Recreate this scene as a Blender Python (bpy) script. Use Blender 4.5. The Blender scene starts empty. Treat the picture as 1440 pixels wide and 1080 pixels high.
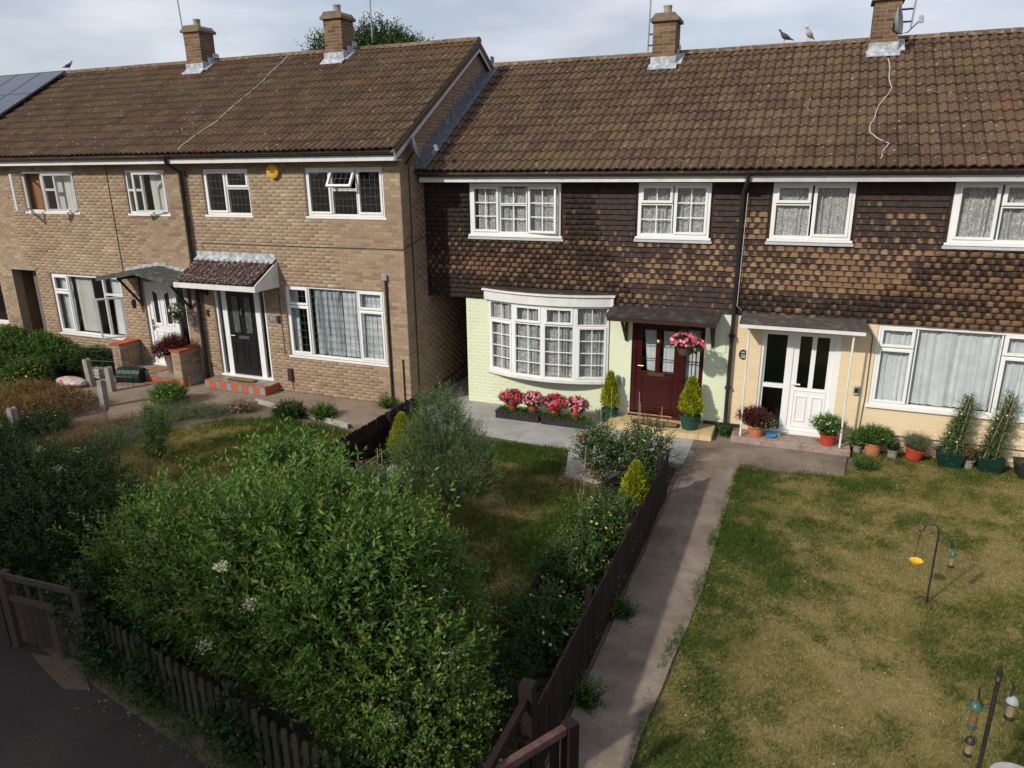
import bpy, math, random
import numpy as np
from mathutils import Matrix, Vector
random.seed(7); rng = np.random.default_rng(7)
R = math.radians
S = bpy.context.scene
COL = S.collection

# ------------------------------------------------------------------ camera, sky, sun, exposure
CAM = Vector((0, 0, 5.0))
_p, _f, _roll, _yaw = R(16.9), 1012.0, math.atan2(35, 3340), R(22.4)
_r0 = Vector((math.cos(_yaw), math.sin(_yaw), 0)); _fw0 = Vector((-math.sin(_yaw), math.cos(_yaw), 0))
_fw = _fw0*math.cos(_p) + Vector((0, 0, -math.sin(_p))); _up0 = _r0.cross(_fw)
_X = _r0*math.cos(_roll) - _up0*math.sin(_roll); _U = _up0*math.cos(_roll) + _r0*math.sin(_roll)
cd = bpy.data.cameras.new('camera'); cam = bpy.data.objects.new('camera', cd); COL.objects.link(cam)
cam.matrix_world = Matrix(((_X.x, _U.x, -_fw.x, CAM.x), (_X.y, _U.y, -_fw.y, CAM.y), (_X.z, _U.z, -_fw.z, CAM.z), (0, 0, 0, 1)))
cd.sensor_width = 36; cd.lens = _f/1440*36; cd.clip_start = .05; cd.clip_end = 3000
S.camera = cam

SUN_EL, SUN_AZ = R(33.5), math.atan2(-.50, -.866)          # azimuth measured from +Y towards +X
TO_SUN = Vector((math.cos(SUN_EL)*math.sin(SUN_AZ), math.cos(SUN_EL)*math.cos(SUN_AZ), math.sin(SUN_EL)))
w = bpy.data.worlds.new('World'); S.world = w; w.use_nodes = True
nt = w.node_tree; nt.nodes.clear()
def wn(t, **k):
    n = nt.nodes.new(t)
    for a, b in k.items(): setattr(n, a, b)
    return n
sky = wn('ShaderNodeTexSky', sky_type='NISHITA', sun_disc=False, sun_elevation=SUN_EL, sun_rotation=SUN_AZ, altitude=60, air_density=1.0, dust_density=1.6, ozone_density=1.2)
tc = wn('ShaderNodeTexCoord'); mp = wn('ShaderNodeMapping'); mp.inputs['Scale'].default_value = (1.0, 1.0, 3.6)
n1 = wn('ShaderNodeTexNoise'); n1.inputs['Scale'].default_value = 2.1; n1.inputs['Detail'].default_value = 9; n1.inputs['Roughness'].default_value = .56; n1.inputs['Distortion'].default_value = .35
cr = wn('ShaderNodeValToRGB'); cr.color_ramp.elements[0].position = .40; cr.color_ramp.elements[1].position = .66
cr.color_ramp.elements[0].color = (.55, .55, .55, 1); cr.color_ramp.elements[1].color = (.95, .95, .95, 1)
n2 = wn('ShaderNodeTexNoise'); n2.inputs['Scale'].default_value = 5.0; n2.inputs['Detail'].default_value = 7
cc = wn('ShaderNodeValToRGB'); cc.color_ramp.elements[0].position = .35; cc.color_ramp.elements[1].position = .7
cc.color_ramp.elements[0].color = (4.4, 4.7, 5.4, 1); cc.color_ramp.elements[1].color = (6.9, 7.05, 7.5, 1)
mx = wn('ShaderNodeMix', data_type='RGBA')
bg = wn('ShaderNodeBackground'); bg.inputs['Strength'].default_value = .110
ow = wn('ShaderNodeOutputWorld')
L = nt.links.new
L(tc.outputs['Generated'], mp.inputs['Vector']); L(mp.outputs[0], n1.inputs['Vector']); L(mp.outputs[0], n2.inputs['Vector'])
L(n1.outputs['Fac'], cr.inputs['Fac']); L(n2.outputs['Fac'], cc.inputs['Fac'])
L(cr.outputs['Color'], mx.inputs['Factor']); L(sky.outputs['Color'], mx.inputs['A']); L(cc.outputs['Color'], mx.inputs['B'])
L(mx.outputs['Result'], bg.inputs['Color']); L(bg.outputs[0], ow.inputs['Surface'])
sd = bpy.data.lights.new('sun', 'SUN'); sd.energy = 3.1; sd.angle = R(2.0); sd.color = (1.0, .94, .84)
so = bpy.data.objects.new('sun', sd); COL.objects.link(so); so.rotation_euler = TO_SUN.to_track_quat('Z', 'Y').to_euler(); so.location = (-10, -20, 20)
S.view_settings.view_transform = 'Standard'; S.view_settings.look = 'None'; S.view_settings.exposure = .22; S.view_settings.gamma = 1
S.cycles.max_bounces = 6; S.cycles.diffuse_bounces = 3; S.cycles.glossy_bounces = 3; S.cycles.transmission_bounces = 4; S.cycles.transparent_max_bounces = 12
S.cycles.caustics_reflective = False; S.cycles.caustics_refractive = False

# ------------------------------------------------------------------ materials
MATS = {}
def nodes_of(name):
    m = bpy.data.materials.new(name); m.use_nodes = True; t = m.node_tree
    return m, t, t.nodes['Principled BSDF']
def ramp(t, fac, stops, interp='LINEAR'):
    r = t.nodes.new('ShaderNodeValToRGB'); r.color_ramp.interpolation = interp
    e = r.color_ramp.elements
    while len(e) < len(stops): e.new(.5)
    for i, (p, c) in enumerate(stops):
        e[i].position = p; e[i].color = tuple(c) + (1,) if len(c) == 3 else c
    t.links.new(fac, r.inputs['Fac']); return r.outputs['Color']
def noise(t, scale, detail=5, rough=.55, vec=None, dist=0, sc3=None):
    n = t.nodes.new('ShaderNodeTexNoise'); n.inputs['Scale'].default_value = scale; n.inputs['Detail'].default_value = detail
    n.inputs['Roughness'].default_value = rough; n.inputs['Distortion'].default_value = dist
    g = t.nodes.new('ShaderNodeNewGeometry'); v = g.outputs['Position']
    if sc3:
        mpn = t.nodes.new('ShaderNodeMapping'); mpn.inputs['Scale'].default_value = sc3; t.links.new(v, mpn.inputs['Vector']); v = mpn.outputs[0]
    t.links.new(vec or v, n.inputs['Vector']); return n.outputs['Fac']
def mixc(t, f, a, b, mode='MIX'):
    m = t.nodes.new('ShaderNodeMix'); m.data_type = 'RGBA'; m.blend_type = mode
    for s, v in (('Factor', f), ('A', a), ('B', b)):
        if isinstance(v, (int, float)): m.inputs[s].default_value = v
        elif isinstance(v, tuple): m.inputs[s].default_value = v if len(v) == 4 else v + (1,)
        else: t.links.new(v, m.inputs[s])
    return m.outputs['Result']
def attr(t, n):
    a = t.nodes.new('ShaderNodeAttribute'); a.attribute_name = n; return a.outputs['Fac']
def math_(t, op, a, b=0.0, clamp=False):
    m = t.nodes.new('ShaderNodeMath'); m.operation = op; m.use_clamp = clamp
    for i, v in enumerate((a, b)):
        if isinstance(v, (int, float)): m.inputs[i].default_value = v
        else: t.links.new(v, m.inputs[i])
    return m.outputs[0]
def bump(t, b, h, strength=.3, dist=.01):
    n = t.nodes.new('ShaderNodeBump'); n.inputs['Strength'].default_value = strength; n.inputs['Distance'].default_value = dist
    t.links.new(h, n.inputs['Height']); t.links.new(n.outputs[0], b.inputs['Normal'])
def mat(name, c, c2=None, scale=6, rough=.7, bmp=.0, bscale=60, spec=.3, metal=0, dirt=None, dscale=1.2):
    if name in MATS: return MATS[name]
    m, t, b = nodes_of(name)
    c2 = c2 or tuple(x*.82 for x in c)
    col = ramp(t, noise(t, scale, 6), [(.33, c2), (.67, c)])
    if dirt: col = mixc(t, ramp(t, noise(t, dscale, 8, .65), [(.5, (0, 0, 0)), (.68, (1, 1, 1))]), col, dirt)
    t.links.new(col, b.inputs['Base Color']); b.inputs['Roughness'].default_value = rough; b.inputs['Specular IOR Level'].default_value = spec; b.inputs['Metallic'].default_value = metal
    if bmp: bump(t, b, noise(t, bscale, 4), bmp)
    MATS[name] = m; return m
def tintmat(name, stops, rough=.85, grain=90, gamt=.25, patch=None, pscale=2.0, pr=(.55, .7), bmp=.25, spec=.2, patch2=None, p2=(.62, .66), p2scale=30, p3=None, p3r=(.58,.7), p3scale=1.0):
    m, t, b = nodes_of(name)
    col = ramp(t, attr(t, 'tint'), stops)
    g = noise(t, grain, 4, .6)
    col = mixc(t, gamt, col, mixc(t, 1.0, col, ramp(t, g, [(.3, (.35, .35, .35)), (.7, (1.7, 1.7, 1.7))]), 'MULTIPLY'))
    if patch: col = mixc(t, ramp(t, noise(t, pscale, 9, .7), [(pr[0], (0, 0, 0)), (pr[1], (1, 1, 1))]), col, patch)
    if p3: col = mixc(t, ramp(t, noise(t, p3scale, 9, .7, sc3=(1, 1.3, .8)), [(p3r[0], (0, 0, 0)), (p3r[1], (.8, .8, .8))]), col, p3)
    if patch2: col = mixc(t, ramp(t, noise(t, p2scale, 5, .6), [(p2[0], (0, 0, 0)), (p2[1], (1, 1, 1))]), col, patch2)
    t.links.new(col, b.inputs['Base Color']); b.inputs['Roughness'].default_value = rough; b.inputs['Specular IOR Level'].default_value = spec
    if bmp: bump(t, b, g, bmp, .006)
    MATS[name] = m; return m
BRICK = tintmat('buff_brick', [(0, (.19, .12, .08)), (.2, (.26, .175, .118)), (.5, (.32, .232, .154)), (.8, (.37, .275, .185)), (1, (.45, .36, .255))], patch=(.28, .205, .145), pscale=1.1, pr=(.5, .75), gamt=.4)
BRICKD = tintmat('chimney_brick', [(0, (.09, .055, .035)), (.5, (.17, .105, .06)), (1, (.24, .16, .095))], patch=(.07, .055, .04), pscale=3)
GREENB = tintmat('green_paint', [(0, (.64, .69, .49)), (1, (.69, .735, .54))], gamt=.08, patch=(.60, .64, .45), pscale=1.5, rough=.6)
YELB = tintmat('cream_paint', [(0, (.68, .54, .34)), (1, (.73, .59, .39))], gamt=.08, patch=(.62, .50, .33), pscale=1.5, rough=.6)
REDB = tintmat('red_brick', [(0, (.38, .075, .035)), (1, (.52, .13, .06))], gamt=.35)
TILE = tintmat('roof_tile', [(0, (.056, .034, .023)), (.5, (.092, .057, .037)), (.85, (.122, .076, .048)), (1, (.155, .098, .060))], patch=(.125, .095, .042), pscale=1.3, pr=(.48, .78), gamt=.85, grain=32,
               patch2=(.34, .31, .26), p2=(.635, .68), p2scale=13, p3=(.19, .085, .03), p3r=(.58, .78), p3scale=.8, bmp=.7)
RIDGE = tintmat('ridge_tile', [(0, (.10, .06, .038)), (1, (.17, .11, .065))], patch=(.26, .23, .17), pscale=9, pr=(.5, .66), gamt=.6, grain=40)
PORCHT = tintmat('porch_tile', [(0, (.06, .034, .029)), (1, (.09, .052, .044))], patch2=(.42, .38, .36), p2=(.56, .63), p2scale=22, gamt=.5)
WOODF = tintmat('fence_wood', [(0, (.010, .006, .0055)), (1, (.022, .012, .011))], rough=.75, grain=60, gamt=.5)
WOODG = tintmat('weathered_wood', [(0, (.030, .030, .018)), (1, (.06, .054, .036))], rough=.85, grain=60, gamt=.5, patch=(.05, .07, .03), pscale=5)
CONC = mat('concrete', (.33, .305, .27), (.22, .20, .175), 4, .9, .4, 80, dirt=(.14, .12, .095), dscale=1.3)
MORTAR = mat('mortar', (.33, .26, .19), (.28, .22, .16), 8, .95)
UPVC = mat('white_upvc', (.80, .80, .79), (.74, .74, .73), 3, .35, spec=.5)
WHITEP = mat('white_paint', (.76, .75, .72), (.66, .64, .6), 4, .5, dirt=(.62, .59, .53), dscale=7)
GREYB = mat('barge_grey', (.50, .51, .53), (.42, .43, .45), 5, .6)
BLACKP = mat('black_plastic', (.018, .018, .02), (.03, .03, .03), 5, .35, spec=.5)
BLACKM = mat('black_metal', (.012, .012, .012), (.03, .025, .02), 30, .5, spec=.5)
LEAD = mat('lead_flashing', (.42, .44, .47), (.24, .26, .29), 9, .5, .5, 30, spec=.4, dirt=(.6, .61, .62), dscale=9)
LEADG = mat('lead_came', (.09, .09, .095), None, 9, .5)
LEADB = mat('blue_lead', (.15, .17, .20), (.085, .095, .115), 9, .5, .5, 30, dirt=(.22, .23, .26), dscale=8)
DARKFELT = mat('dark_felt', (.045, .035, .030), (.03, .025, .022), 9, .9, .8, 40, dirt=(.10, .085, .075), dscale=6)
GREYFELT = mat('grey_felt', (.085, .073, .062), (.05, .045, .04), 9, .9, .8, 40, dirt=(.16, .14, .12), dscale=6)
SLATEF = mat('slate_felt', (.075, .082, .075), (.045, .05, .048), 9, .85, .8, 60, dirt=(.16, .17, .15), dscale=8)
BROWNW = mat('brown_wood', (.045, .022, .016), (.028, .014, .01), 20, .5)
MAROON = mat('burgundy_door', (.050, .007, .007), (.036, .006, .006), 8, .25, spec=.5)
BLACKD = mat('black_door', (.012, .012, .014), (.016, .016, .018), 8, .22, spec=.5)
TERRA = mat('terracotta_plastic', (.50, .12, .045), (.42, .09, .035), 10, .45)
TERRAC = mat('terracotta_clay', (.48, .18, .085), (.38, .135, .065), 14, .8)
REDPOT = mat('red_plastic', (.42, .055, .03), (.34, .045, .025), 14, .4)
GREENPOT = mat('green_plastic', (.016, .075, .05), (.012, .055, .038), 14, .4)
DKGREEN = mat('dark_green_plastic', (.008, .035, .025), (.006, .025, .018), 14, .4)
GREYPOT = mat('grey_pot', (.27, .235, .19), (.2, .175, .14), 14, .8)
TAUPE = mat('taupe_pot', (.20, .14, .12), (.15, .10, .09), 14, .6)
SOIL = mat('soil', (.055, .038, .026), (.028, .02, .014), 20, .95, .8, 60)
COIR = mat('coir', (.30, .19, .095), (.21, .13, .065), 60, .95, .6, 300)
RUBBER = mat('rubber', (.02, .02, .02), None, 10, .7)
GOLD = mat('brass', (.75, .50, .18), None, 10, .25, metal=1)
STEEL = mat('steel', (.55, .55, .55), (.45, .45, .45), 10, .3, metal=1)
CABLEW = mat('white_cable', (.55, .53, .50), (.45, .43, .4), 10, .6)
POTGREY = mat('chimney_pot', (.36, .33, .28), (.25, .23, .19), 10, .8)
CAPM = mat('mortar_cap', (.22, .165, .11), (.15, .11, .075), 7, .95, .6, 40)
BLUEP = mat('blue_plastic', (.02, .25, .55), None, 10, .35)
GREYPL = mat('grey_plastic', (.32, .34, .36), None, 10, .5)
YELP = mat('yellow_plastic', (.85, .50, .03), None, 10, .35)
REDSTEP = mat('worn_red_step', (.34, .27, .235), (.27, .21, .18), 6, .9, .3, 60, dirt=(.20, .045, .04), dscale=7)
YTILE = tintmat('yellow_tile', [(0, (.50, .37, .19)), (1, (.60, .46, .26))], gamt=.15, rough=.4)
STONE = mat('pale_stone', (.42, .40, .36), (.3, .28, .25), 8, .9, .5, 50)
BARK = mat('bark', (.09, .06, .04), (.045, .032, .022), 25, .95, .8, 60)
CANE = mat('bamboo_cane', (.42, .30, .17), (.32, .22, .13), 30, .7)
FASC = mat('white_fascia', (.72, .72, .70), (.62, .62, .60), 3, .45, dirt=(.60, .59, .56), dscale=5)
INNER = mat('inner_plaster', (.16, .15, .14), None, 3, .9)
BIRDG = mat('pigeon_grey', (.10, .095, .11), (.06, .055, .06), 20, .7)
BIRDW = mat('white_feathers', (.75, .74, .72), (.55, .53, .5), 14, .7)
CLOTHB = mat('sack_print', (.55, .52, .48), (.35, .30, .27), 9, .5, dirt=(.5, .05, .04), dscale=6)
SEED = mat('bird_seed', (.36, .20, .09), (.22, .11, .05), 60, .9)
NUTS = mat('fat_balls', (.50, .38, .23), (.38, .27, .16), 40, .9)
GREENG = mat('feeder_green', (.045, .11, .095), None, 10, .35)
def hung_mat():
    m, t, b = nodes_of('hung_tile')
    ti = attr(t, 'tint'); tu = attr(t, 'tu')
    dark = ramp(t, noise(t, 9, 5), [(.3, (.027, .019, .016)), (.7, (.060, .041, .033))])
    org = ramp(t, math_(t, 'FRACT', math_(t, 'MULTIPLY', ti, 37.0)), [(0, (.15, .088, .048)), (.5, (.225, .138, .070)), (.8, (.19, .10, .056)), (1, (.26, .18, .09))])
    d = math_(t, 'ADD', math_(t, 'ABSOLUTE', math_(t, 'SUBTRACT', tu, .5)), math_(t, 'MULTIPLY', math_(t, 'POWER', attr(t, 'tv'), 2.0), .20))
    nz = math_(t, 'MULTIPLY', math_(t, 'SUBTRACT', noise(t, 16, 6, .7), .5), .85)
    wdt = math_(t, 'MULTIPLY', math_(t, 'SUBTRACT', ti, .28), .95)
    f = math_(t, 'MULTIPLY', math_(t, 'ADD', math_(t, 'SUBTRACT', wdt, d), nz), 4.5, True)
    col = mixc(t, f, dark, org)
    g = noise(t, 70, 4, .6)
    col = mixc(t, .5, col, mixc(t, 1.0, col, ramp(t, g, [(.3, (.5, .5, .5)), (.7, (1.5, 1.5, 1.5))]), 'MULTIPLY'))
    t.links.new(col, b.inputs['Base Color']); b.inputs['Roughness'].default_value = .8; b.inputs['Specular IOR Level'].default_value = .2
    bump(t, b, g, .3, .005); return m
HUNG = hung_mat()
def glass_mat(name, refl=1.0, tint=(.93, .95, .95)):
    m = bpy.data.materials.new(name); m.use_nodes = True; t = m.node_tree; t.nodes.clear()
    tr = t.nodes.new('ShaderNodeBsdfTransparent'); tr.inputs['Color'].default_value = tint + (1,)
    gl = t.nodes.new('ShaderNodeBsdfGlossy'); gl.inputs['Roughness'].default_value = .03; gl.inputs['Color'].default_value = (1, 1, 1, 1)
    fr = t.nodes.new('ShaderNodeLayerWeight'); fr.inputs['Blend'].default_value = .5; fz = math_(t, 'ADD', math_(t, 'MULTIPLY', math_(t, 'POWER', fr.outputs['Facing'], 5.0), .95), .045)
    g2 = t.nodes.new('ShaderNodeNewGeometry'); 
    mm = math_(t, 'MULTIPLY', fz, refl, True)
    n = t.nodes.new('ShaderNodeTexNoise'); n.inputs['Scale'].default_value = 2.0; t.links.new(g2.outputs['Position'], n.inputs['Vector'])
    bp = t.nodes.new('ShaderNodeBump'); bp.inputs['Strength'].default_value = .06; bp.inputs['Distance'].default_value = .05; t.links.new(n.outputs['Fac'], bp.inputs['Height']); t.links.new(bp.outputs[0], gl.inputs['Normal'])
    ms = t.nodes.new('ShaderNodeMixShader'); o = t.nodes.new('ShaderNodeOutputMaterial')
    t.links.new(mm, ms.inputs[0]); t.links.new(tr.outputs[0], ms.inputs[1]); t.links.new(gl.outputs[0], ms.inputs[2]); t.links.new(ms.outputs[0], o.inputs[0])
    return m
GLASS = glass_mat('window_glass', 1.0, (.97, .98, .98))
CLEARP = glass_mat('clear_plastic', 2.5, (.8, .85, .82))
def curtain_mat(name, c, holes, hs=45, dark=(.25, .26, .26)):
    m, t, b = nodes_of(name)
    v = t.nodes.new('ShaderNodeTexVoronoi'); v.inputs['Scale'].default_value = hs
    g = t.nodes.new('ShaderNodeNewGeometry'); t.links.new(g.outputs['Position'], v.inputs['Vector'])
    f = ramp(t, v.outputs['Distance'], [(.25, (1, 1, 1)), (.6, (1-holes,)*3)])
    f2 = ramp(t, noise(t, 11, 6, .65), [(.35, (1-holes*.6,)*3), (.65, (1, 1, 1))])
    a = mixc(t, 1.0, f, f2, 'MULTIPLY')
    t.links.new(ramp(t, noise(t, 3, 4), [(.3, tuple(x*.8 for x in c)), (.7, c)]), b.inputs['Base Color'])
    t.links.new(a, b.inputs['Alpha']); b.inputs['Roughness'].default_value = .9; b.inputs['Specular IOR Level'].default_value = .05
    return m
LACE = curtain_mat('lace_net', (.80, .81, .79), .55)
NET = curtain_mat('plain_net', (.80, .84, .86), .2, 160)
DRAPE = curtain_mat('grey_drape', (.50, .55, .57), .0, 100)
BLIND = mat('blind_fabric', (.55, .55, .50), None, 3, .8)
PINKCUR = mat('plum_curtain', (.16, .09, .12), None, 3, .8)
ORCUR = mat('amber_curtain', (.33, .15, .07), None, 3, .8)
def leaf_mat(name, stops, rough=.5, trans=.35, spec=.35):
    m, t, b = nodes_of(name)
    col = ramp(t, attr(t, 'tint'), stops)
    t.links.new(col, b.inputs['Base Color']); b.inputs['Roughness'].default_value = rough; b.inputs['Specular IOR Level'].default_value = spec
    tl = t.nodes.new('ShaderNodeBsdfTranslucent'); t.links.new(mixc(t, 1.0, col, (1.25, 1.35, .6, 1), 'MULTIPLY'), tl.inputs['Color'])
    ms = t.nodes.new('ShaderNodeMixShader'); ms.inputs[0].default_value = trans
    o = t.nodes['Material Output']; t.links.new(b.outputs[0], ms.inputs[1]); t.links.new(tl.outputs[0], ms.inputs[2]); t.links.new(ms.outputs[0], o.inputs[0])
    MATS[name] = m; return m
LF_HEDGE = leaf_mat('privet_leaf', [(0, (.022, .054, .010)), (.45, (.062, .128, .022)), (.8, (.118, .205, .036)), (.97, (.20, .31, .065)), (1, (.26, .16, .05))])
LF_LIME = leaf_mat('lime_round_leaf', [(0, (.030, .055, .010)), (.45, (.085, .130, .020)), (.8, (.16, .21, .036)), (1, (.26, .31, .06))])
LF_DARK = leaf_mat('dark_leaf', [(0, (.014, .034, .009)), (.6, (.034, .072, .016)), (1, (.075, .13, .03))])
LF_LIGHT = leaf_mat('elder_leaf', [(0, (.035, .080, .016)), (.5, (.095, .185, .034)), (1, (.24, .36, .09))])
LF_OLIVE = leaf_mat('grey_green_leaf', [(0, (.045, .075, .026)), (.5, (.10, .15, .055)), (1, (.21, .27, .12))])
LF_GOLD = leaf_mat('golden_conifer', [(0, (.14, .17, .012)), (.5, (.33, .36, .022)), (1, (.52, .50, .04))], .7, .3, .1)
LF_ROSE = leaf_mat('rose_leaf', [(0, (.024, .052, .012)), (.5, (.055, .11, .024)), (.85, (.10, .165, .04)), (1, (.18, .19, .05))])
LF_TREE = leaf_mat('tree_leaf', [(0, (.016, .034, .010)), (.5, (.035, .068, .016)), (1, (.07, .115, .03))])
LF_RED = leaf_mat('purple_leaf', [(0, (.04, .008, .010)), (.6, (.10, .022, .022)), (1, (.19, .055, .04))])
LF_SAGE = leaf_mat('sage_leaf', [(0, (.08, .11, .06)), (.5, (.14, .17, .10)), (1, (.25, .27, .18))])
LF_BROWN = leaf_mat('dry_leaf', [(0, (.10, .055, .025)), (.5, (.20, .125, .06)), (1, (.34, .24, .13))], .9, .3, .1)
GRASS = leaf_mat('grass_blades', [(0, (.060, .104, .018)), (.35, (.130, .148, .032)), (.6, (.210, .180, .052)), (.85, (.30, .235, .090)), (1, (.41, .335, .165))], .8, .3, .1)
def flower_mat(name, stops): return leaf_mat(name, stops, .6, .3, .2)
FL_RED = flower_mat('red_petal', [(0, (.40, .005, .02)), (.6, (.60, .015, .07)), (1, (.75, .10, .22))])
FL_PINK = flower_mat('pink_petal', [(0, (.60, .04, .16)), (.6, (.78, .10, .25)), (1, (.85, .45, .50))])
FL_WHITE = flower_mat('cream_petal', [(0, (.55, .56, .36)), (1, (.78, .78, .62))])
FL_YEL = flower_mat('yellow_petal', [(0, (.60, .36, .02)), (1, (.75, .62, .08))])
FL_ORG = flower_mat('orange_petal', [(0, (.65, .22, .01)), (1, (.80, .42, .03))])
FL_MAUVE = flower_mat('mauve_petal', [(0, (.42, .12, .25)), (1, (.65, .35, .50))])

# ------------------------------------------------------------------ helpers
def origin(o):
    v = Vector((0, 0, 0))
    while o is not None: v += o.location; o = o.parent
    return v
def link(name, me, parent=None, loc=(0, 0, 0)):
    o = bpy.data.objects.new(name, me); COL.objects.link(o); o.location = loc
    if parent is not None: o.parent = parent
    return o
def tag(o, label, cat, group=None, kind=None):
    o['label'] = label; o['category'] = cat
    if group: o['group'] = group
    if kind: o['kind'] = kind
    return o
def thing(name, label, cat, loc, group=None):
    return tag(link(name, None, None, loc), label, cat, group)
class MB:
    def __init__(s): s.v = []; s.f = []; s.t = []; s.T = Matrix.Identity(4); s.tint = .5
    def add(s, vs, fs, tint=None):
        n = len(s.v)
        for p in vs:
            s.v.append(tuple(s.T @ Vector(p))); s.t.append(s.tint if tint is None else tint)
        for f in fs: s.f.append(tuple(i+n for i in f))
    def box(s, x0, x1, y0, y1, z0, z1, tint=None):
        s.add([(x0, y0, z0), (x1, y0, z0), (x1, y1, z0), (x0, y1, z0), (x0, y0, z1), (x1, y0, z1), (x1, y1, z1), (x0, y1, z1)],
              [(0, 3, 2, 1), (4, 5, 6, 7), (0, 1, 5, 4), (1, 2, 6, 5), (2, 3, 7, 6), (3, 0, 4, 7)], tint); return s
    def prism(s, pts, axis, a, b, tint=None):      # closed outline in the other two axes, extruded
        def P(u, v, w): return {'x': (w, u, v), 'y': (u, w, v), 'z': (u, v, w)}[axis]
        n = len(pts); vs = [P(u, v, a) for u, v in pts] + [P(u, v, b) for u, v in pts]
        s.add(vs, [tuple(range(n)), tuple(range(2*n-1, n-1, -1))] + [(i, (i+1) % n, n+(i+1) % n, n+i) for i in range(n)], tint); return s
    def lathe(s, cx, cy, prof, n=20, tint=None, cap=True):
        vs = []; 
        for r, z in prof:
            for i in range(n): a = 2*math.pi*i/n; vs.append((cx+r*math.cos(a), cy+r*math.sin(a), z))
        fs = [(j*n+i, j*n+(i+1) % n, (j+1)*n+(i+1) % n, (j+1)*n+i) for j in range(len(prof)-1) for i in range(n)]
        if cap: fs += [tuple(range(n-1, -1, -1)), tuple(range((len(prof)-1)*n, len(prof)*n))]
        s.add(vs, fs, tint); return s
    def tube(s, path, r, n=7, tint=None):
        path = [Vector(p) for p in path]; rs = r if isinstance(r, (list, tuple)) else [r]*len(path)
        vs = []; up = Vector((0, 0, 1))
        for i, p in enumerate(path):
            d = (path[min(i+1, len(path)-1)]-path[max(i-1, 0)]).normalized()
            a = d.cross(up) if abs(d.z) < .95 else d.cross(Vector((0, 1, 0)))
            a.normalize(); b = a.cross(d)
            for k in range(n): t = 2*math.pi*k/n; vs.append(tuple(p+(a*math.cos(t)+b*math.sin(t))*rs[i]))
        fs = [(j*n+i, j*n+(i+1) % n, (j+1)*n+(i+1) % n, (j+1)*n+i) for j in range(len(path)-1) for i in range(n)]
        fs += [tuple(range(n)), tuple(range((len(path)-1)*n+n-1, (len(path)-1)*n-1, -1))]
        s.add(vs, fs, tint); return s
    def build(s, name, m, parent=None, loc=None, smooth=False, bevel=0):
        o0 = origin(parent) if parent is not None else Vector(loc or (0, 0, 0))
        me = bpy.data.meshes.new(name); me.from_pydata([tuple(Vector(p)-o0) for p in s.v], [], s.f)
        a = me.attributes.new('tint', 'FLOAT', 'POINT'); a.data.foreach_set('value', s.t)
        me.materials.append(m)
        if smooth: me.polygons.foreach_set('use_smooth', [True]*len(me.polygons))
        o = link(name, me, parent, o0 if parent is None else (0, 0, 0))
        if smooth:
            try: me.set_sharp_from_angle(angle=R(40))
            except Exception: pass
        if bevel:
            b = o.modifiers.new('bevel', 'BEVEL'); b.width = bevel; b.segments = 2; b.limit_method = 'ANGLE'
        return o
def box(name, m, parent, *d, bevel=0, loc=None): return MB().box(*d).build(name, m, parent, loc, bevel=bevel)
def np_mesh(name, V, F, m, parent=None, attrs=None, smooth=False, loc=None):
    o0 = origin(parent) if parent is not None else Vector(loc or (0, 0, 0))
    V = np.asarray(V, np.float32) - np.array(o0, np.float32); F = np.asarray(F, np.int32)
    me = bpy.data.meshes.new(name); me.vertices.add(len(V)); me.vertices.foreach_set('co', V.ravel())
    k = F.shape[1]; me.loops.add(F.size); me.loops.foreach_set('vertex_index', F.ravel())
    me.polygons.add(len(F)); me.polygons.foreach_set('loop_start', np.arange(0, F.size, k, dtype=np.int32))
    try: me.polygons.foreach_set('loop_total', np.full(len(F), k, np.int32))
    except Exception: pass
    if smooth: me.polygons.foreach_set('use_smooth', np.ones(len(F), bool))
    for n_, d in (attrs or {}).items():
        a = me.attributes.new(n_, 'FLOAT', 'POINT'); a.data.foreach_set('value', np.asarray(d, np.float32).ravel())
    me.materials.append(m); me.update(calc_edges=True)
    return link(name, me, parent, o0 if parent is None else (0, 0, 0))
# value noise for scattering
_tab = np.random.default_rng(3).random((256, 256))
def vn(x, y, s=1.0, seed=0):
    x = np.asarray(x)*s + seed*17.3 + 1000; y = np.asarray(y)*s + seed*31.7 + 1000
    xi = np.floor(x).astype(int); yi = np.floor(y).astype(int); fx = x-xi; fy = y-yi
    fx = fx*fx*(3-2*fx); fy = fy*fy*(3-2*fy)
    g = lambda a, b: _tab[a % 256, b % 256]
    return (g(xi, yi)*(1-fx)+g(xi+1, yi)*fx)*(1-fy)+(g(xi, yi+1)*(1-fx)+g(xi+1, yi+1)*fx)*fy
def fbm(x, y, s=1.0, seed=0): return (vn(x, y, s, seed)*.5+vn(x, y, s*2.1, seed+1)*.3+vn(x, y, s*4.7, seed+2)*.2)
def inpoly(x, y, poly):
    r = np.zeros(len(x), bool); n = len(poly)
    for i in range(n):
        x0, y0 = poly[i]; x1, y1 = poly[(i+1) % n]
        c = ((y0 > y) != (y1 > y)) & (x < (x1-x0)*(y-y0)/((y1-y0) or 1e-9)+x0); r ^= c
    return r
def unit(a): return a/np.maximum(np.linalg.norm(a, axis=-1, keepdims=True), 1e-9)

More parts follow.
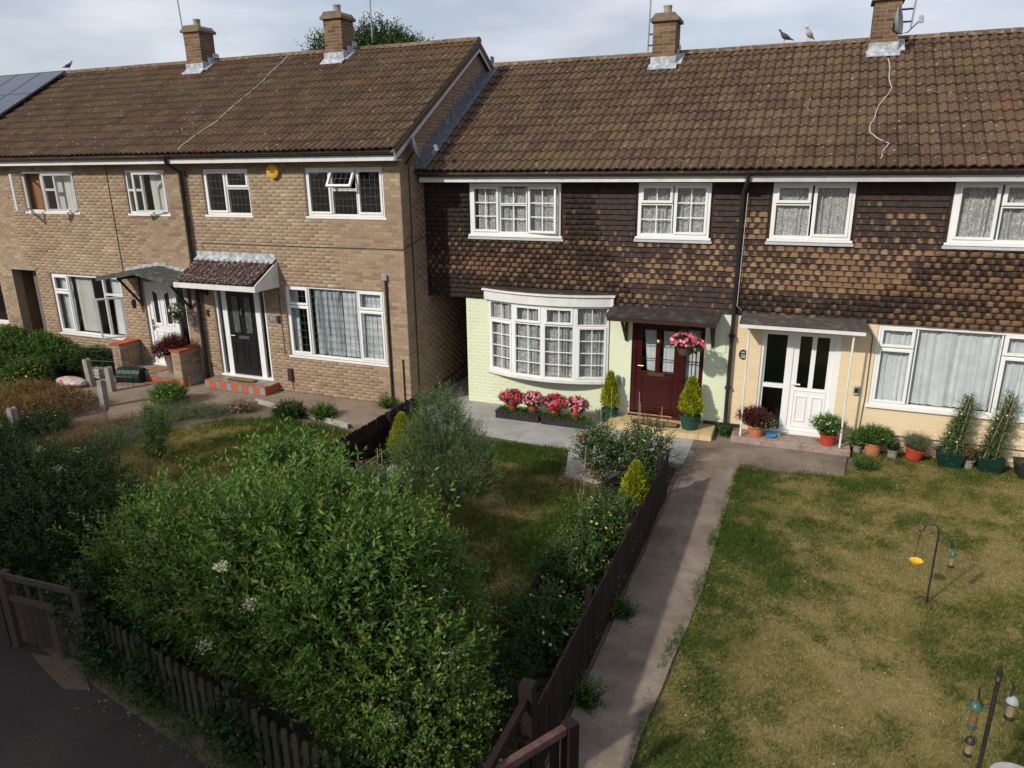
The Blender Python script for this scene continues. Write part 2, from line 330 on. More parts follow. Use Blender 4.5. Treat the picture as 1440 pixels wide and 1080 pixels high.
# pieces: unit meshes placed by (origin, ax, ay, az, tint); the 300 nearest the camera are parts, the rest one part
class Template:
    def __init__(s, V, F, m, tu=None, K=9):
        s.V = np.array(V, float); s.F = F; s.m = m; s.tu = np.array(tu if tu is not None else [.5]*len(V)); s.K = K; s.cache = {}
    def mesh(s, name, tint):
        k = min(s.K-1, int(tint*s.K))
        if (name, k) not in s.cache:
            me = bpy.data.meshes.new(name); me.from_pydata(s.V.tolist(), [], s.F); me.materials.append(s.m)
            a = me.attributes.new('tint', 'FLOAT', 'POINT'); a.data.foreach_set('value', [(k+.5)/s.K]*len(s.V))
            a = me.attributes.new('tu', 'FLOAT', 'POINT'); a.data.foreach_set('value', s.tu.tolist())
            if hasattr(s, 'tv'): a = me.attributes.new('tv', 'FLOAT', 'POINT'); a.data.foreach_set('value', s.tv)
            s.cache[(name, k)] = me
        return s.cache[(name, k)]
def pieces(tp, items, parent, name, stuffname, limit=300):
    if not items: return
    o0 = origin(parent)
    items = sorted(items, key=lambda it: (Vector(it[0])-CAM).length)
    for (o, ax, ay, az, t) in items[:limit]:
        ob = bpy.data.objects.new(name, tp.mesh(name, t)); COL.objects.link(ob); ob.parent = parent
        o = Vector(o)-o0
        ob.matrix_local = Matrix(((ax[0], ay[0], az[0], o[0]), (ax[1], ay[1], az[1], o[1]), (ax[2], ay[2], az[2], o[2]), (0, 0, 0, 1)))
    rest = items[limit:]
    if rest:
        A = np.array([[ax, ay, az] for (_, ax, ay, az, _) in rest], float); O = np.array([tuple(o) for (o, *_ ) in rest], float)
        V = np.einsum('vk,nkc->nvc', tp.V, A)+O[:, None, :]
        n = len(tp.V); tris = np.array([(f[0], f[i], f[i+1]) for f in tp.F for i in range(1, len(f)-1)])
        F = (tris[None]+(np.arange(len(rest))*n)[:, None, None]).reshape(-1, 3)
        tint = np.repeat([it[4] for it in rest], n); tu = np.tile(tp.tu, len(rest))
        ob = np_mesh(stuffname, V.reshape(-1, 3), F, tp.m, parent, dict({'tint': tint, 'tu': tu}, **({'tv': np.tile(tp.tv, len(rest))} if hasattr(tp, 'tv') else {}))); ob['kind'] = 'stuff'
def brick_tp(m): # x 0..1, y 0(back)..-1(front), z 0..1
    e = .03
    V = [(0, 0, 0), (1, 0, 0), (1, 0, 1), (0, 0, 1), (.012, -1, .04), (.988, -1, .04), (.988, -1, .96), (.012, -1, .96)]
    return Template(V, [(4, 5, 6, 7), (0, 1, 5, 4), (1, 2, 6, 5), (2, 3, 7, 6), (3, 0, 4, 7)], m)
TP_BRICK, TP_GREEN, TP_YEL, TP_RED, TP_CHIM = [brick_tp(m) for m in (BRICK, GREENB, YELB, REDB, BRICKD)]
def brick_rects(u0, u1, v0, v1, holes, clip=None, L_=.225, H_=.075, j=.010):
    out = []; nc = int(math.ceil((v1-v0)/H_))
    for c in range(nc):
        z0 = v0+c*H_; z1 = min(z0+H_-j, v1)
        if z1-z0 < .02: continue
        x = u0-(L_/2 if c % 2 else 0)
        while x < u1:
            a, b, p, q = max(x, u0), min(x+L_-j, u1), z0, z1
            for (h0, h1, g0, g1) in holes:
                if a < h1 and b > h0 and p < g1 and q > g0:
                    opts = [(a, h0-.004, p, q), (h1+.004, b, p, q), (a, b, p, g0-.004), (a, b, g1+.004, q)]
                    opts = [o for o in opts if o[1]-o[0] > .02 and o[3]-o[2] > .018]
                    if not opts: a = b; break
                    a, b, p, q = max(opts, key=lambda o: (o[1]-o[0])*(o[3]-o[2]))
            if clip and b > a:
                if not (clip((a+b)/2, q)): a = b
            if b-a > .02: out.append((a, b, p, q))
            x += L_
    return out
def brick_items(rects, f, depth=.0045, tf=None):
    """f(u,v) -> world point; axes from differences"""
    it = []
    o = Vector(f(0, 0)); U = Vector(f(1, 0))-o; V = Vector(f(0, 1))-o; Nrm = U.cross(V).normalized()
    for (a, b, p, q) in rects:
        t = random.betavariate(2.6, 2.6) if tf is None else tf(a, p)
        d = depth*random.uniform(.75, 1.2)
        it.append((Vector(f(a, p)), U*(b-a), -Nrm*d, V*(q-p), t))
    return it
def wall_boxes(mb, u0, u1, v0, v1, holes, place):
    """backing wall: boxes between the holes; place(mb, a, b, p, q)"""
    zs = sorted({v0, v1} | {min(max(h, v0), v1) for q in holes for h in q[2:]})
    for p, q in zip(zs[:-1], zs[1:]):
        if q-p < 1e-4: continue
        act = sorted([(max(h[0], u0), min(h[1], u1)) for h in holes if h[2] < (p+q)/2 < h[3] and h[1] > u0 and h[0] < u1])
        x = u0
        for a, b in act:
            if a > x+1e-4: place(mb, x, a, p, q)
            x = max(x, b)
        if u1 > x+1e-4: place(mb, x, u1, p, q)

# ------------------------------------------------------------------ windows and doors (local frame: u right, y into the house, z up)
def ring(mb, a, b, p, q, w_, y0, y1, wb=None):
    wb = wb or w_
    mb.box(a, a+w_, y0, y1, p, q); mb.box(b-w_, b, y0, y1, p, q); mb.box(a+w_, b-w_, y0, y1, p, p+wb); mb.box(a+w_, b-w_, y0, y1, q-w_, q)
def curtain(parent, T, a, b, p, q, y, m, waves=9, amp=.03, gather=None, name='curtain'):
    n = max(12, int(waves*6)); V = []; F = []
    rows = 5
    for j in range(rows):
        v = p+(q-p)*j/(rows-1)
        for i in range(n+1):
            s_ = i/n; u = a+(b-a)*s_
            if gather: # pulled to one side towards the bottom
                k = gather*(1-j/(rows-1)); u = a+(b-a)*(s_*(1-abs(k)) + (k if k > 0 else 0)*1)
            yy = y+amp*(.55+.45*math.sin(s_*9.7+a*7))*math.sin(s_*waves*6.283+math.sin(s_*17+a*5)*2.2+.25*j*math.sin(s_*6+a))+amp*.45*math.sin(s_*waves*15.3+j*.7+a*3)
            V.append(tuple(T @ Vector((u, yy, v))))
    for j in range(rows-1):
        for i in range(n): F.append((j*(n+1)+i, j*(n+1)+i+1, (j+1)*(n+1)+i+1, (j+1)*(n+1)+i))
    return np_mesh(name, V, F, m, parent, {'tint': [.5]*len(V)}, True)
def window(parent, T, wd, ht, cells, fw=.05, sw=.045, sill=True, m=UPVC, curt=None, lead=None, sillout=.05, bars=None, barm=None, name='window', depth=.07):
    """cells: (u0,u1,v0,v1,kind[,opt]) in metres; kind: 'f' fixed, 's' sash, 'o' open sash; opt: ('top'|'left'|'right', deg)"""
    mb = MB(); mb.T = T; ring(mb, 0, wd, 0, ht, fw, 0, depth)
    us = sorted({c[0] for c in cells} | {c[1] for c in cells}); vs_ = sorted({c[2] for c in cells} | {c[3] for c in cells})
    for c in cells:                               # mullions and transoms between cells
        if c[0] > fw+.01: mb.box(c[0]-.02, c[0], 0.002, depth-.002, c[2], c[3])
        if c[1] < wd-fw-.01: mb.box(c[1], c[1]+.02, 0.002, depth-.002, c[2], c[3])
        if c[2] > fw+.01: mb.box(c[0]-.02, c[1]+.02, 0.003, depth-.003, c[2]-.02, c[2])
        if c[3] < ht-fw-.01: mb.box(c[0]-.02, c[1]+.02, 0.003, depth-.003, c[3], c[3]+.02)
    fr = mb.build(name, m, parent, bevel=.004)
    if sill:
        s_ = MB(); s_.T = T; s_.box(-.04, wd+.04, -sillout, .03, -.045, -.002); s_.build('sill', m, fr, bevel=.004)
    for c in cells:
        a, b, p, q, kind = c[:5]; opt = c[5] if len(c) > 5 else None
        TT = T.copy(); u0, v0 = a, p
        if kind == 'o':
            side, deg = opt
            if side == 'top': TT = T @ Matrix.Translation((0, -.012, q)) @ Matrix.Rotation(R(-deg), 4, 'X') @ Matrix.Translation((0, 0, -q))
            elif side == 'left': TT = T @ Matrix.Translation((a, -.012, 0)) @ Matrix.Rotation(R(-deg), 4, 'Z') @ Matrix.Translation((-a, 0, 0))
            else: TT = T @ Matrix.Translation((b, -.012, 0)) @ Matrix.Rotation(R(deg), 4, 'Z') @ Matrix.Translation((-b, 0, 0))
        yy = .02; e = .004
        if kind in 'so':
            sb = MB(); sb.T = TT; ring(sb, a-.008, b+.008, p-.008, q+.008, sw, -.014, .04); sb.build('sash', m, fr, bevel=.003); e = sw-.012
        pb = MB(); pb.T = TT; pb.box(a+e, b-e, yy, yy+.008, p+e, q-e); pb.build('pane', GLASS, fr)
        A, B, P, Q = a+e, b-e, p+e, q-e
        if bars or lead:
            nx, nz = (bars or lead)(B-A, Q-P); bw = .010 if bars else .0035
            gb = MB(); gb.T = TT
            for i in range(1, nx): u = A+(B-A)*i/nx; gb.box(u-bw, u+bw, yy-.006, yy-.001, P, Q)
            for i in range(1, nz): v = P+(Q-P)*i/nz; gb.box(A, B, yy-.0068, yy-.0015, v-bw, v+bw)
            if gb.v: gb.build('glazing_bar', m if bars else LEADG, fr)
    if curt: curt(fr)
    return fr
def TW(x, y, z): return Matrix.Translation((x, y, z))

# ------------------------------------------------------------------ the houses
LY, RY = 12.72, 13.67          # front wall planes of the left and right terrace
GL = .06                       # ground level at the left terrace
class Row: pass
RL = Row(); RL.y = LY; RL.ez = 5.31; RL.ey = LY-.37; RL.sl = .605
RR_ = Row(); RR_.y = RY; RR_.ez = 4.89; RR_.ey = RY-.37; RR_.sl = .60
for r in (RL, RR_): r.ry = r.ey+4.0; r.rz = r.ez+4.0*r.sl; r.back = r.ry+4.0
houses = {}
def house(name, label, row, x0, x1):
    h = thing(name, label, 'house', (x0+(x1-x0)/2, row.y, 0)); h_ = Row(); h_.o = h; h_.row = row; h_.x0 = x0; h_.x1 = x1; return h_
H1 = house('brick_house', 'buff brick terraced house at the far left with solar panels on its roof', RL, -27.0, -19.05)
H2 = house('brick_house', 'buff brick terraced house with a white front door between low brick walls', RL, -19.05, -13.2)
H3 = house('brick_house', 'buff brick end house with a black front door and leaded white windows', RL, -13.2, -7.57)
H4 = house('tile_hung_house', 'tile-hung house with pale green ground floor, bow window and burgundy door', RR_, -7.57, -1.17)
H5 = house('tile_hung_house', 'tile-hung house with pale yellow ground floor and white porch poles', RR_, -1.17, 5.3)

def shell(h, holes, m, tp, z0, z1, ymat_front=MORTAR, xa=None, xb=None, brick_holes=None):
    """front wall with openings, back wall, party walls, floors"""
    Y = h.row.y; xa = h.x0 if xa is None else xa; xb = h.x1 if xb is None else xb
    mb = MB(); wall_boxes(mb, xa, xb, z0, z1, holes, lambda M_, a, b, p, q: M_.box(a, b, Y, Y+.24, p, q))
    wl = mb.build('wall', ymat_front, h.o)
    rects = brick_rects(xa, xb, z0, z1-.02, brick_holes or holes)
    return wl, brick_items(rects, lambda u, v: (u, Y-.0005, v), depth=.0045 if tp is TP_BRICK else .0011, tf=brick_t)
def brick_t(a, p):
    t = random.betavariate(2.1, 2.1)*.80 + .10
    t += (float(fbm(np.array([a]), np.array([p]), .9, 5)[0])-.5)*.5
    return min(.999, max(0, t))

# --- hollow interior so that windows look into dim rooms
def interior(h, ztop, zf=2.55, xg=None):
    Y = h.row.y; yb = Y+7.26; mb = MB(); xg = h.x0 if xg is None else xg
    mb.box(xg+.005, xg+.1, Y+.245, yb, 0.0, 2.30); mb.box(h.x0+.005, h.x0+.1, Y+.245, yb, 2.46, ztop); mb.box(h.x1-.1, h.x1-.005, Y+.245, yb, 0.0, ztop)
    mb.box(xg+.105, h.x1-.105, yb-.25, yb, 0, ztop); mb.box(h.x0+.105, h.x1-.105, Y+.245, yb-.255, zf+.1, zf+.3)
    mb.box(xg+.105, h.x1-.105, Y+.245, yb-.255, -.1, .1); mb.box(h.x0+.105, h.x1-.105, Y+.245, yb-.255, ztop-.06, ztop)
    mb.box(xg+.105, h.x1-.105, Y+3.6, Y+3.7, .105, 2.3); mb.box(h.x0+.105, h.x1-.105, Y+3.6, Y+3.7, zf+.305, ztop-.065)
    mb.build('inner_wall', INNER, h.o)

# --- openings
holes1 = [(-21.6, -20.17, 1.0, 2.46)]
holes2 = [(-19.60+.0, -18.66, GL, 2.5), (-18.14, -15.66, .90, 2.46), (-14.95, -13.62, GL+.25, 2.40), (-18.52, -16.64, 4.0, 4.98), (-14.96, -13.70, 4.0, 4.99)]
holes3 = [(-12.74, -11.24, GL+.2, 2.34), (-10.66, -8.11, .94, 2.53), (-9.85, -7.96, 4.02, 5.0), (-12.60, -11.32, 4.01, 5.0)]
holes4 = [(-6.13, -3.53, .78, 2.33), (-3.07, -1.67, .12, 2.06)]
holes4u = [(-6.50, -4.56, 3.66, 4.66), (-3.04, -1.73, 3.70, 4.67)]
holes5 = [(-.65, .70, .12, 2.06), (1.23, 3.75, .86, 2.31)]
holes5u = [(-.69, .61, 3.72, 4.68), (2.04, 4.0, 3.73, 4.69)]

# left terrace walls (the alley at the left belongs to the joint between the two houses)
w1, b1 = shell(H1, holes1, MORTAR, TP_BRICK, GL, 5.12, xb=-19.60)
b1b = []
lint = MB(); lint.box(-19.60, -19.05, LY, LY+.24, 2.5, 5.12); lint.build('wall', MORTAR, H1.o)
b1b = brick_items(brick_rects(-19.60, -19.05, 2.5, 5.1, []), lambda u, v: (u, LY-.0005, v), tf=brick_t)
pieces(TP_BRICK, b1+b1b, w1, 'brick', 'brickwork')
h2h = [q for q in holes2[1:]]
w2, b2 = shell(H2, [(-19.05, -18.66, GL, 2.5)]+h2h, MORTAR, TP_BRICK, GL, 5.12)
pieces(TP_BRICK, b2, w2, 'brick', 'brickwork')
w3, b3 = shell(H3, holes3, MORTAR, TP_BRICK, GL, 5.12)
# alley: side walls, ceiling and far end
al = MB(); al.box(-19.9, -19.62, LY+.25, LY+6.5, 0, 2.5); al.box(-18.64, -18.4, LY+.25, LY+6.5, 0, 2.5); al.box(-19.6, -18.66, LY+6.4, LY+6.6, 0, 2.5); al.box(-19.6, -18.66, LY+.25, LY+6.5, 2.51, 2.6); al.build('alley_wall', BRICKD, H2.o)
box('lintel', CONC, H2.o, -19.66, -18.6, LY-.02, LY-.012, 2.5, 2.56)
# gable of the end house: facing the camera's right
gx = H3.x1
def gclip(u, v): # u is y, v is z
    zr = RL.ez+(u-RL.ey)*RL.sl if u < RL.ry else RL.rz-(u-RL.ry)*RL.sl
    if v > zr-.10: return False
    if v > 2.4 and u > RY+.02:
        zr2 = RR_.ez+(u-RR_.ey)*RR_.sl if u < RR_.ry else RR_.rz-(u-RR_.ry)*RR_.sl
        return v > zr2-.2
    return True
gw = MB(); yb = LY+7.26
gw.prism([(LY+.245, GL), (yb, GL), (yb, RL.rz-(yb-RL.ry)*RL.sl-.12), (RL.ry, RL.rz-.12), (LY+.245, RL.ez+(LY+.245-RL.ey)*RL.sl-.12)], 'x', gx-.23, gx)
gw.prism([(LY+.0, 5.12), (LY+.245, 5.12), (LY+.245, 5.40), (LY, 5.36)], 'x', gx-.23, gx)
gwo = gw.build('gable_wall', MORTAR, H3.o)
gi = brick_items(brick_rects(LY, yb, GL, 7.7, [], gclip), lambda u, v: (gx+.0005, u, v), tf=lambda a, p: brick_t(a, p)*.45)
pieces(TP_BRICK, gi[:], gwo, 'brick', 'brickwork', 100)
pieces(TP_BRICK, b3, w3, 'brick', 'brickwork')

# right terrace: painted brick below, plain tiles above
w4, b4 = shell(H4, holes4, MORTAR, TP_GREEN, 0.0, 2.36, GREENB, xa=-6.67)
pieces(TP_GREEN, b4, w4, 'painted_brick', 'painted_brickwork')
up4 = MB(); wall_boxes(up4, H4.x0+.004, H4.x1, 2.362, 4.86, holes4u, lambda M_, a, b, p, q: M_.box(a, b, RY, RY+.24, p, q)); up4o = up4.build('upper_wall', BROWNW, H4.o)
ps = MB(); ps.box(-6.67, -6.45, RY+.245, RY+7.2, 0, 2.3); ps.box(-7.56, -6.675, RY+6.8, RY+7.0, 0, 2.3); ps.box(-7.56, -6.45, RY+.245, RY+7.2, 2.31, 2.45); ps.build('passage_wall', BRICKD, H4.o)
w5, b5 = shell(H5, holes5, MORTAR, TP_YEL, 0.0, 2.36, YELB)
pieces(TP_YEL, b5, w5, 'painted_brick', 'painted_brickwork')
up5 = MB(); wall_boxes(up5, H5.x0, H5.x1, 2.362, 4.86, holes5u, lambda M_, a, b, p, q: M_.box(a, b, RY, RY+.24, p, q)); up5o = up5.build('upper_wall', BROWNW, H5.o)
box('plinth', BLACKP, H4.o, -1.60, -1.175, RY-.02, RY-.01, 0, .20); box('plinth', BLACKP, H5.o, -1.165, -.90, RY-.02, RY-.01, 0, .20)
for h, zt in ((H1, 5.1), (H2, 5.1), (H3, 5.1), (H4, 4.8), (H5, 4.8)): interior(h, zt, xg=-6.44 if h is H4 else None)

# hung tiles
hv = [(0, 0, 0), (.5, 0, 0), (1, 0, 0), (0, -1, 0), (.5, -1, 0), (1, -1, 0), (0, -.1, 1), (.5, -.1, 1), (1, -.1, 1)]
TP_HUNG = Template(hv, [(3, 4, 7, 6), (4, 5, 8, 7), (0, 1, 4, 3), (1, 2, 5, 4), (0, 3, 6), (5, 2, 8)], HUNG, tu=[0, .5, 1, 0, .5, 1, 0, .5, 1], K=24)
TP_HUNG.tv = [0, 0, 0, 0, 0, 0, 1, 1, 1]
def hung_t(x, z, h5):
    zz = (z-2.36)/2.5
    n = float(fbm(np.array([x]), np.array([z*2.2]), .55, 9)[0]); rowr = random.Random(int(z*97)+5).random()
    base = .45 if h5 else .36
    t = base + (n-.5)*.8 + (rowr-.5)*.20 + random.uniform(-.20, .20)
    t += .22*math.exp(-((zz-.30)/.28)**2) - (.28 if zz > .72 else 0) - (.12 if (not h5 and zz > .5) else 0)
    if x < -6.9: t -= .1
    return min(.97, max(.03, t))
def hung(h, wallo, holes, x0, x1, h5):
    items = []; H_ = .098; W_ = .165; rows = 25
    for r in range(rows):
        z = 2.33+r*H_
        x = -8+(W_/2 if r % 2 else 0); x += math.floor((x0-x)/W_)*W_
        while x < x1:
            a, b, p, q = max(x, x0)+.001, min(x+W_-.003, x1), z, z+H_+.012
            ok = True
            for (h0, h1, g0, g1) in holes:
                h0 -= .05; h1 += .05; g0 -= .05; g1 += .04
                if a < h1 and b > h0 and p < g1 and q > g0:
                    opts = [(a, h0, p, q), (h1, b, p, q), (a, b, p, g0), (a, b, max(p, g1), q)]
                    opts = [o for o in opts if o[1]-o[0] > .015 and o[3]-o[2] > .03]
                    if not opts: ok = False; break
                    a, b, p, q = max(opts, key=lambda o: (o[1]-o[0])*(o[3]-o[2]))
            if ok and b-a > .015 and q < 4.84:
                d = random.uniform(.026, .036); dz = random.uniform(-.003, .003)
                items.append(((a, RY-.002, p+dz), (b-a, 0, 0), (0, d, 0), (0, .012, q-p), hung_t(x, z, h5)))
            x += W_
    pieces(TP_HUNG, items, wallo, 'hung_tile', 'tile_hanging')
hung(H4, up4o, holes4u, H4.x0+.01, H4.x1, False); hung(H5, up5o, holes5u, H5.x0, H5.x1, True)
for h, hs in ((H4, holes4u), (H5, holes5u)):
    for (a, b, p, q) in hs: box('flashing', GREYB, h.o, a-.06, b+.06, RY-.05, RY-.037, p-.10, p-.05)

# roof tiles: two rolls each
us = [i/8 for i in range(9)]
def prof(u): return .042*(.5-.5*math.cos(2*math.pi*((u*2) % 1)**1.5))**1.3
tv = []
for u in us: tv.append((u*.30, 0, .040+prof(u)))
for u in us: tv.append((u*.30, .38, .006+prof(u)))
for u in us: tv.append((u*.30, 0.0, .018+prof(u)*.9))
tf_ = [(i, i+1, 10+i, 9+i) for i in range(8)]+[(18+i, 19+i, i+1, i) for i in range(8)]
TP_TILE = Template(tv, tf_, TILE, K=14); TP_PORCH = Template(tv, tf_, PORCHT, K=6)
def roof(h, xa, xb, skip=None, x_origin=0):
    r = h.row; c = 1/math.sqrt(1+r.sl**2); s = r.sl*c
    mb = MB()
    k = .03
    # solid slab for both slopes
    mb.prism([(r.ey+.05, r.ez-.0+.05*r.sl-k), (r.ry, r.rz-k), (r.back, r.ez-k), (r.back, r.ez-k-.1), (r.ry, r.rz-k-.14), (r.ey+.05, r.ez+.05*r.sl-k-.1)], 'x', xa, xb)
    ro = mb.build('roof', TILE, h.o)
    items = []; nrow = 14; g = 4.0/c/nrow
    n0 = int(math.floor((xa-x_origin)/.31)); n1 = int(math.ceil((xb-x_origin)/.31))
    for j in range(nrow):
        for i in range(n0, n1):
            x = x_origin+i*.31
            if x+.155 < xa or x+.155 >= xb or x+.31 > h.row_x1+.02 or x < h.row_x0-.02: continue
            d = j*g
            if skip and skip(x+.15, d*c): continue
            t = random.betavariate(2.5, 2.5)*.7+.15+(float(fbm(np.array([x]), np.array([d]), .35, 3)[0])-.5)*.5
            jt = random.uniform(-.004, .004); tw = random.uniform(-.006, .006)
            items.append(((x+.004, r.ey+d*c-.0, r.ez+d*s+jt), (1.01, tw, 0), (0+tw, c, s), (0, -s, c), min(.99, max(0, t))))
    pieces(TP_TILE, items, ro, 'roof_tile', 'roof_tiling')
    x = xa
    while x < xb-.05:
        e = min(x+.44, xb); rb = MB(); t = random.random()
        pr = [(math.cos(a)*.135, math.sin(a)*.10) for a in [math.pi*k_/6 for k_ in range(7)]]
        rb.prism([(r.ry+px, r.rz-.02+pz+(0.004 if int(x*10) % 2 else 0)) for px, pz in pr], 'x', x+.004, e-.004, tint=t)
        rb.build('ridge_tile', RIDGE, ro); x += .44
    return ro
for h in (H1, H2, H3): h.row_x0, h.row_x1 = -27.0, -7.45
for h in (H4, H5): h.row_x0, h.row_x1 = -7.52, 5.3
roof(H1, -27.0, -19.05, x_origin=-7.45); roof(H2, -19.05, -12.95, x_origin=-7.45); r3 = roof(H3, -12.95, -7.45, x_origin=-7.45)
roof(H4, -7.52, -1.17, x_origin=-7.52); roof(H5, -1.17, 5.3, x_origin=-7.52)

# eaves: fascia, soffit, gutter, brackets
def eaves(h, xa, xb, white=FASC, gut_h=0):
    r = h.row; y = r.ey+.06; z = r.ez
    box('fascia', white, h.o, xa, xb, y, y+.022, z-.20, z-.02); box('soffit', white, h.o, xa, xb, y+.023, r.y-.003, z-.195, z-.18)
    mb = MB(); R_ = .05; gy = y-R_-.006; gz = z-.045+gut_h
    pr = [(gy+R_*math.cos(a), gz+R_*math.sin(a)*1.0) for a in [math.pi+math.pi*k/8 for k in range(9)]]
    pr2 = [(gy+(R_-.006)*math.cos(a), gz+(R_-.006)*math.sin(a)) for a in [2*math.pi-math.pi*k/8 for k in range(9)]]
    mb.prism(pr+pr2, 'x', xa, xb); g = mb.build('gutter', BLACKP, h.o)
    x = xa+.3
    while x < xb-.1:
        cl = MB(); cl.prism([(py_+(.004 if py_ > gy else -.004), pz_-.004) for py_, pz_ in pr]+[(gy, gz-.01)], 'x', x, x+.03); cl.build('gutter_bracket', BLACKP, g); x += .9
eaves(H1, -27, -19.05, gut_h=.0); eaves(H2, -19.05, -13.2); eaves(H3, -13.2, -7.5, gut_h=.015); eaves(H4, -7.5, -1.17); eaves(H5, -1.17, 5.3, GREYB, gut_h=.012)
# verge of the end house: barge boards, mortar edge
c_, s_ = 1/math.sqrt(1+RL.sl**2), RL.sl/math.sqrt(1+RL.sl**2)
bb = MB()
bb.prism([(RL.ey+.02, RL.ez-.03), (RL.ry, RL.rz-.03), (RL.ry, RL.rz-.23), (RL.ey+.05, RL.ez-.20)], 'x', -7.475, -7.452)
bb.prism([(RL.ry, RL.rz-.03), (RL.back, RL.ez-.03), (RL.back, RL.ez-.23), (RL.ry, RL.rz-.23)], 'x', -7.475, -7.452)
bb.build('barge_board', GREYB, H3.o)
vg = MB(); vg.prism([(RL.ey, RL.ez-.015), (RL.ry, RL.rz), (RL.back, RL.ez), (RL.back, RL.ez-.028), (RL.ry, RL.rz-.028), (RL.ey, RL.ez-.04)], 'x', -7.50, -7.447); vg.build('verge', CAPM, H3.o)
# stepped lead flashing where the lower roof meets the gable
fl = MB(); r = RR_
fl.prism([(r.ey-.02, r.ez+.06), (r.ry, r.rz+.06), (r.ry, r.rz+.075), (r.ey-.02, r.ez+.075)], 'x', -7.555, -7.30)
fl.build('valley_flashing', LEADB, H4.o)
sf = MB(); k = 0
y = r.ey+.02
while y < r.ry: 
    z = r.ez+(y-r.ey)*r.sl
    sf.box(-7.566, -7.551+.0008*(k % 2), y, y+.19, z+.03, z+.26+.02*(k % 2)); y += .185; k += 1
sf.build('step_flashing', LEADB, H3.o)

# --- windows of the left terrace
lead = lambda w_, h_: (max(2, round(w_/.12)), max(2, round(h_/.17)))
grid2 = lambda n: (lambda w_, h_: (2, n))
Y2 = LY+.035
# H3 upper right (three lights, middle top hung open)
window(H3.o, TW(-9.85, Y2, 4.02), 1.89, .98, [(.06, .60, .06, .92, 's'), (.65, 1.22, .56, .92, 'o', ('top', 32)), (.65, 1.22, .06, .51, 'f'), (1.27, 1.83, .06, .92, 's')], lead=lead)
window(H3.o, TW(-12.60, Y2, 4.01), 1.28, .98, [(.06, .60, .06, .92, 's'), (.65, 1.22, .60, .92, 's'), (.65, 1.22, .06, .55, 'f')], lead=lead)
def c3(fr):
    T = TW(-10.66, Y2, .94)
    curtain(fr, T, .70, 1.40, .06, 1.52, .10, DRAPE, 7, .05); curtain(fr, T, 1.42, 2.49, .06, 1.52, .11, NET, 9, .04)
    curtain(fr, T, .06, .24, .06, 1.52, .10, NET, 2, .03)
window(H3.o, TW(-10.66, Y2, .94), 2.55, 1.59, [(.06, .58, 1.17, 1.53, 's'), (.06, .58, .06, 1.12, 's'), (.63, 1.86, .06, 1.53, 'f'), (1.91, 2.49, 1.17, 1.53, 's'), (1.91, 2.49, .06, 1.12, 's')], lead=lead, curt=c3)
# H2 windows
def c2a(fr):
    T = TW(-18.52, LY+.03, 4.0); curtain(fr, T, .08, .62, .06, .92, .14, ORCUR, 5, .03); curtain(fr, T, .95, 1.5, .06, .92, .18, BLIND, 1, .01, name='blind')
window(H2.o, TW(-18.52, LY+.03, 4.0), 1.88, .97, [(.06, .64, .06, .91, 'o', ('left', 62)), (.69, 1.1, .56, .91, 'f'), (.69, 1.1, .06, .51, 'f'), (1.15, 1.82, .06, .91, 'o', ('right', 38))], curt=c2a)
def c2b(fr): curtain(fr, TW(-14.96, LY+.03, 4.0), .62, 1.2, .06, .92, .14, BLIND, 3, .02)
window(H2.o, TW(-14.96, LY+.03, 4.0), 1.26, .98, [(.06, .45, .56, .92, 'f'), (.06, .45, .06, .51, 'f'), (.5, 1.2, .06, .92, 'o', ('right', 25))], curt=c2b)
def c2c(fr):
    T = TW(-18.14, LY+.03, .90); curtain(fr, T, .68, 1.26, .06, 1.5, .14, BLIND, 6, .012, name='blind'); curtain(fr, T, .08, .52, .06, 1.5, .15, NET, 4, .03); curtain(fr, T, 1.9, 2.4, .06, 1.5, .15, NET, 5, .03)
window(H2.o, TW(-18.14, LY+.03, .90), 2.48, 1.55, [(.06, .56, 1.12, 1.49, 's'), (.06, .56, .06, 1.07, 's'), (.61, 1.80, .06, 1.49, 'f'), (1.85, 2.42, 1.12, 1.49, 'f'), (1.85, 2.42, .06, 1.07, 'o', ('right', 55))], curt=c2c)
window(H1.o, TW(-21.6, LY+.03, 1.0), 1.43, 1.45, [(.06, 1.37, .06, 1.39, 'f')])
# --- windows of the right terrace
def lace(T, spans, m=LACE, y=.085, q0=.06, q1=.9):
    def f(fr):
        for (a, b, wv) in spans: curtain(fr, T, a, b, q0, q1, y, m, wv, .035)
    return f
YR = RY-.045
T = TW(-6.50, YR, 3.66)
window(H4.o, T, 1.94, 1.0, [(.07, .62, .06, .93, 's'), (.68, 1.22, .62, .93, 'f'), (.68, 1.22, .06, .57, 'f'), (1.28, 1.87, .06, .93, 'o', ('left', 6))], bars=lambda a, b: (2, 3 if b > .6 else (1 if b < .35 else 2)), depth=.11, fw=.06, sillout=.02, curt=lace(T, [(.15, .63, 6), (.68, 1.24, 6), (1.28, 1.87, 8)]))
T = TW(-3.04, YR, 3.70)
window(H4.o, T, 1.31, .97, [(.06, .62, .62, .91, 's'), (.06, .62, .06, .57, 'f'), (.68, 1.25, .06, .91, 's')], bars=lambda a, b: (2, 3 if b > .6 else (1 if b < .35 else 2)), depth=.11, fw=.06, sillout=.02, curt=lace(T, [(.06, .63, 6), (.68, 1.25, 7)]))
T = TW(-.69, YR, 3.72)
window(H5.o, T, 1.30, .96, [(.07, .61, .62, .90, 's'), (.07, .61, .06, .57, 'f'), (.68, 1.24, .06, .90, 's')], depth=.11, fw=.06, sillout=.02, curt=lace(T, [(.06, .62, 5), (.68, 1.25, 7)]))
T = TW(2.04, YR, 3.73)
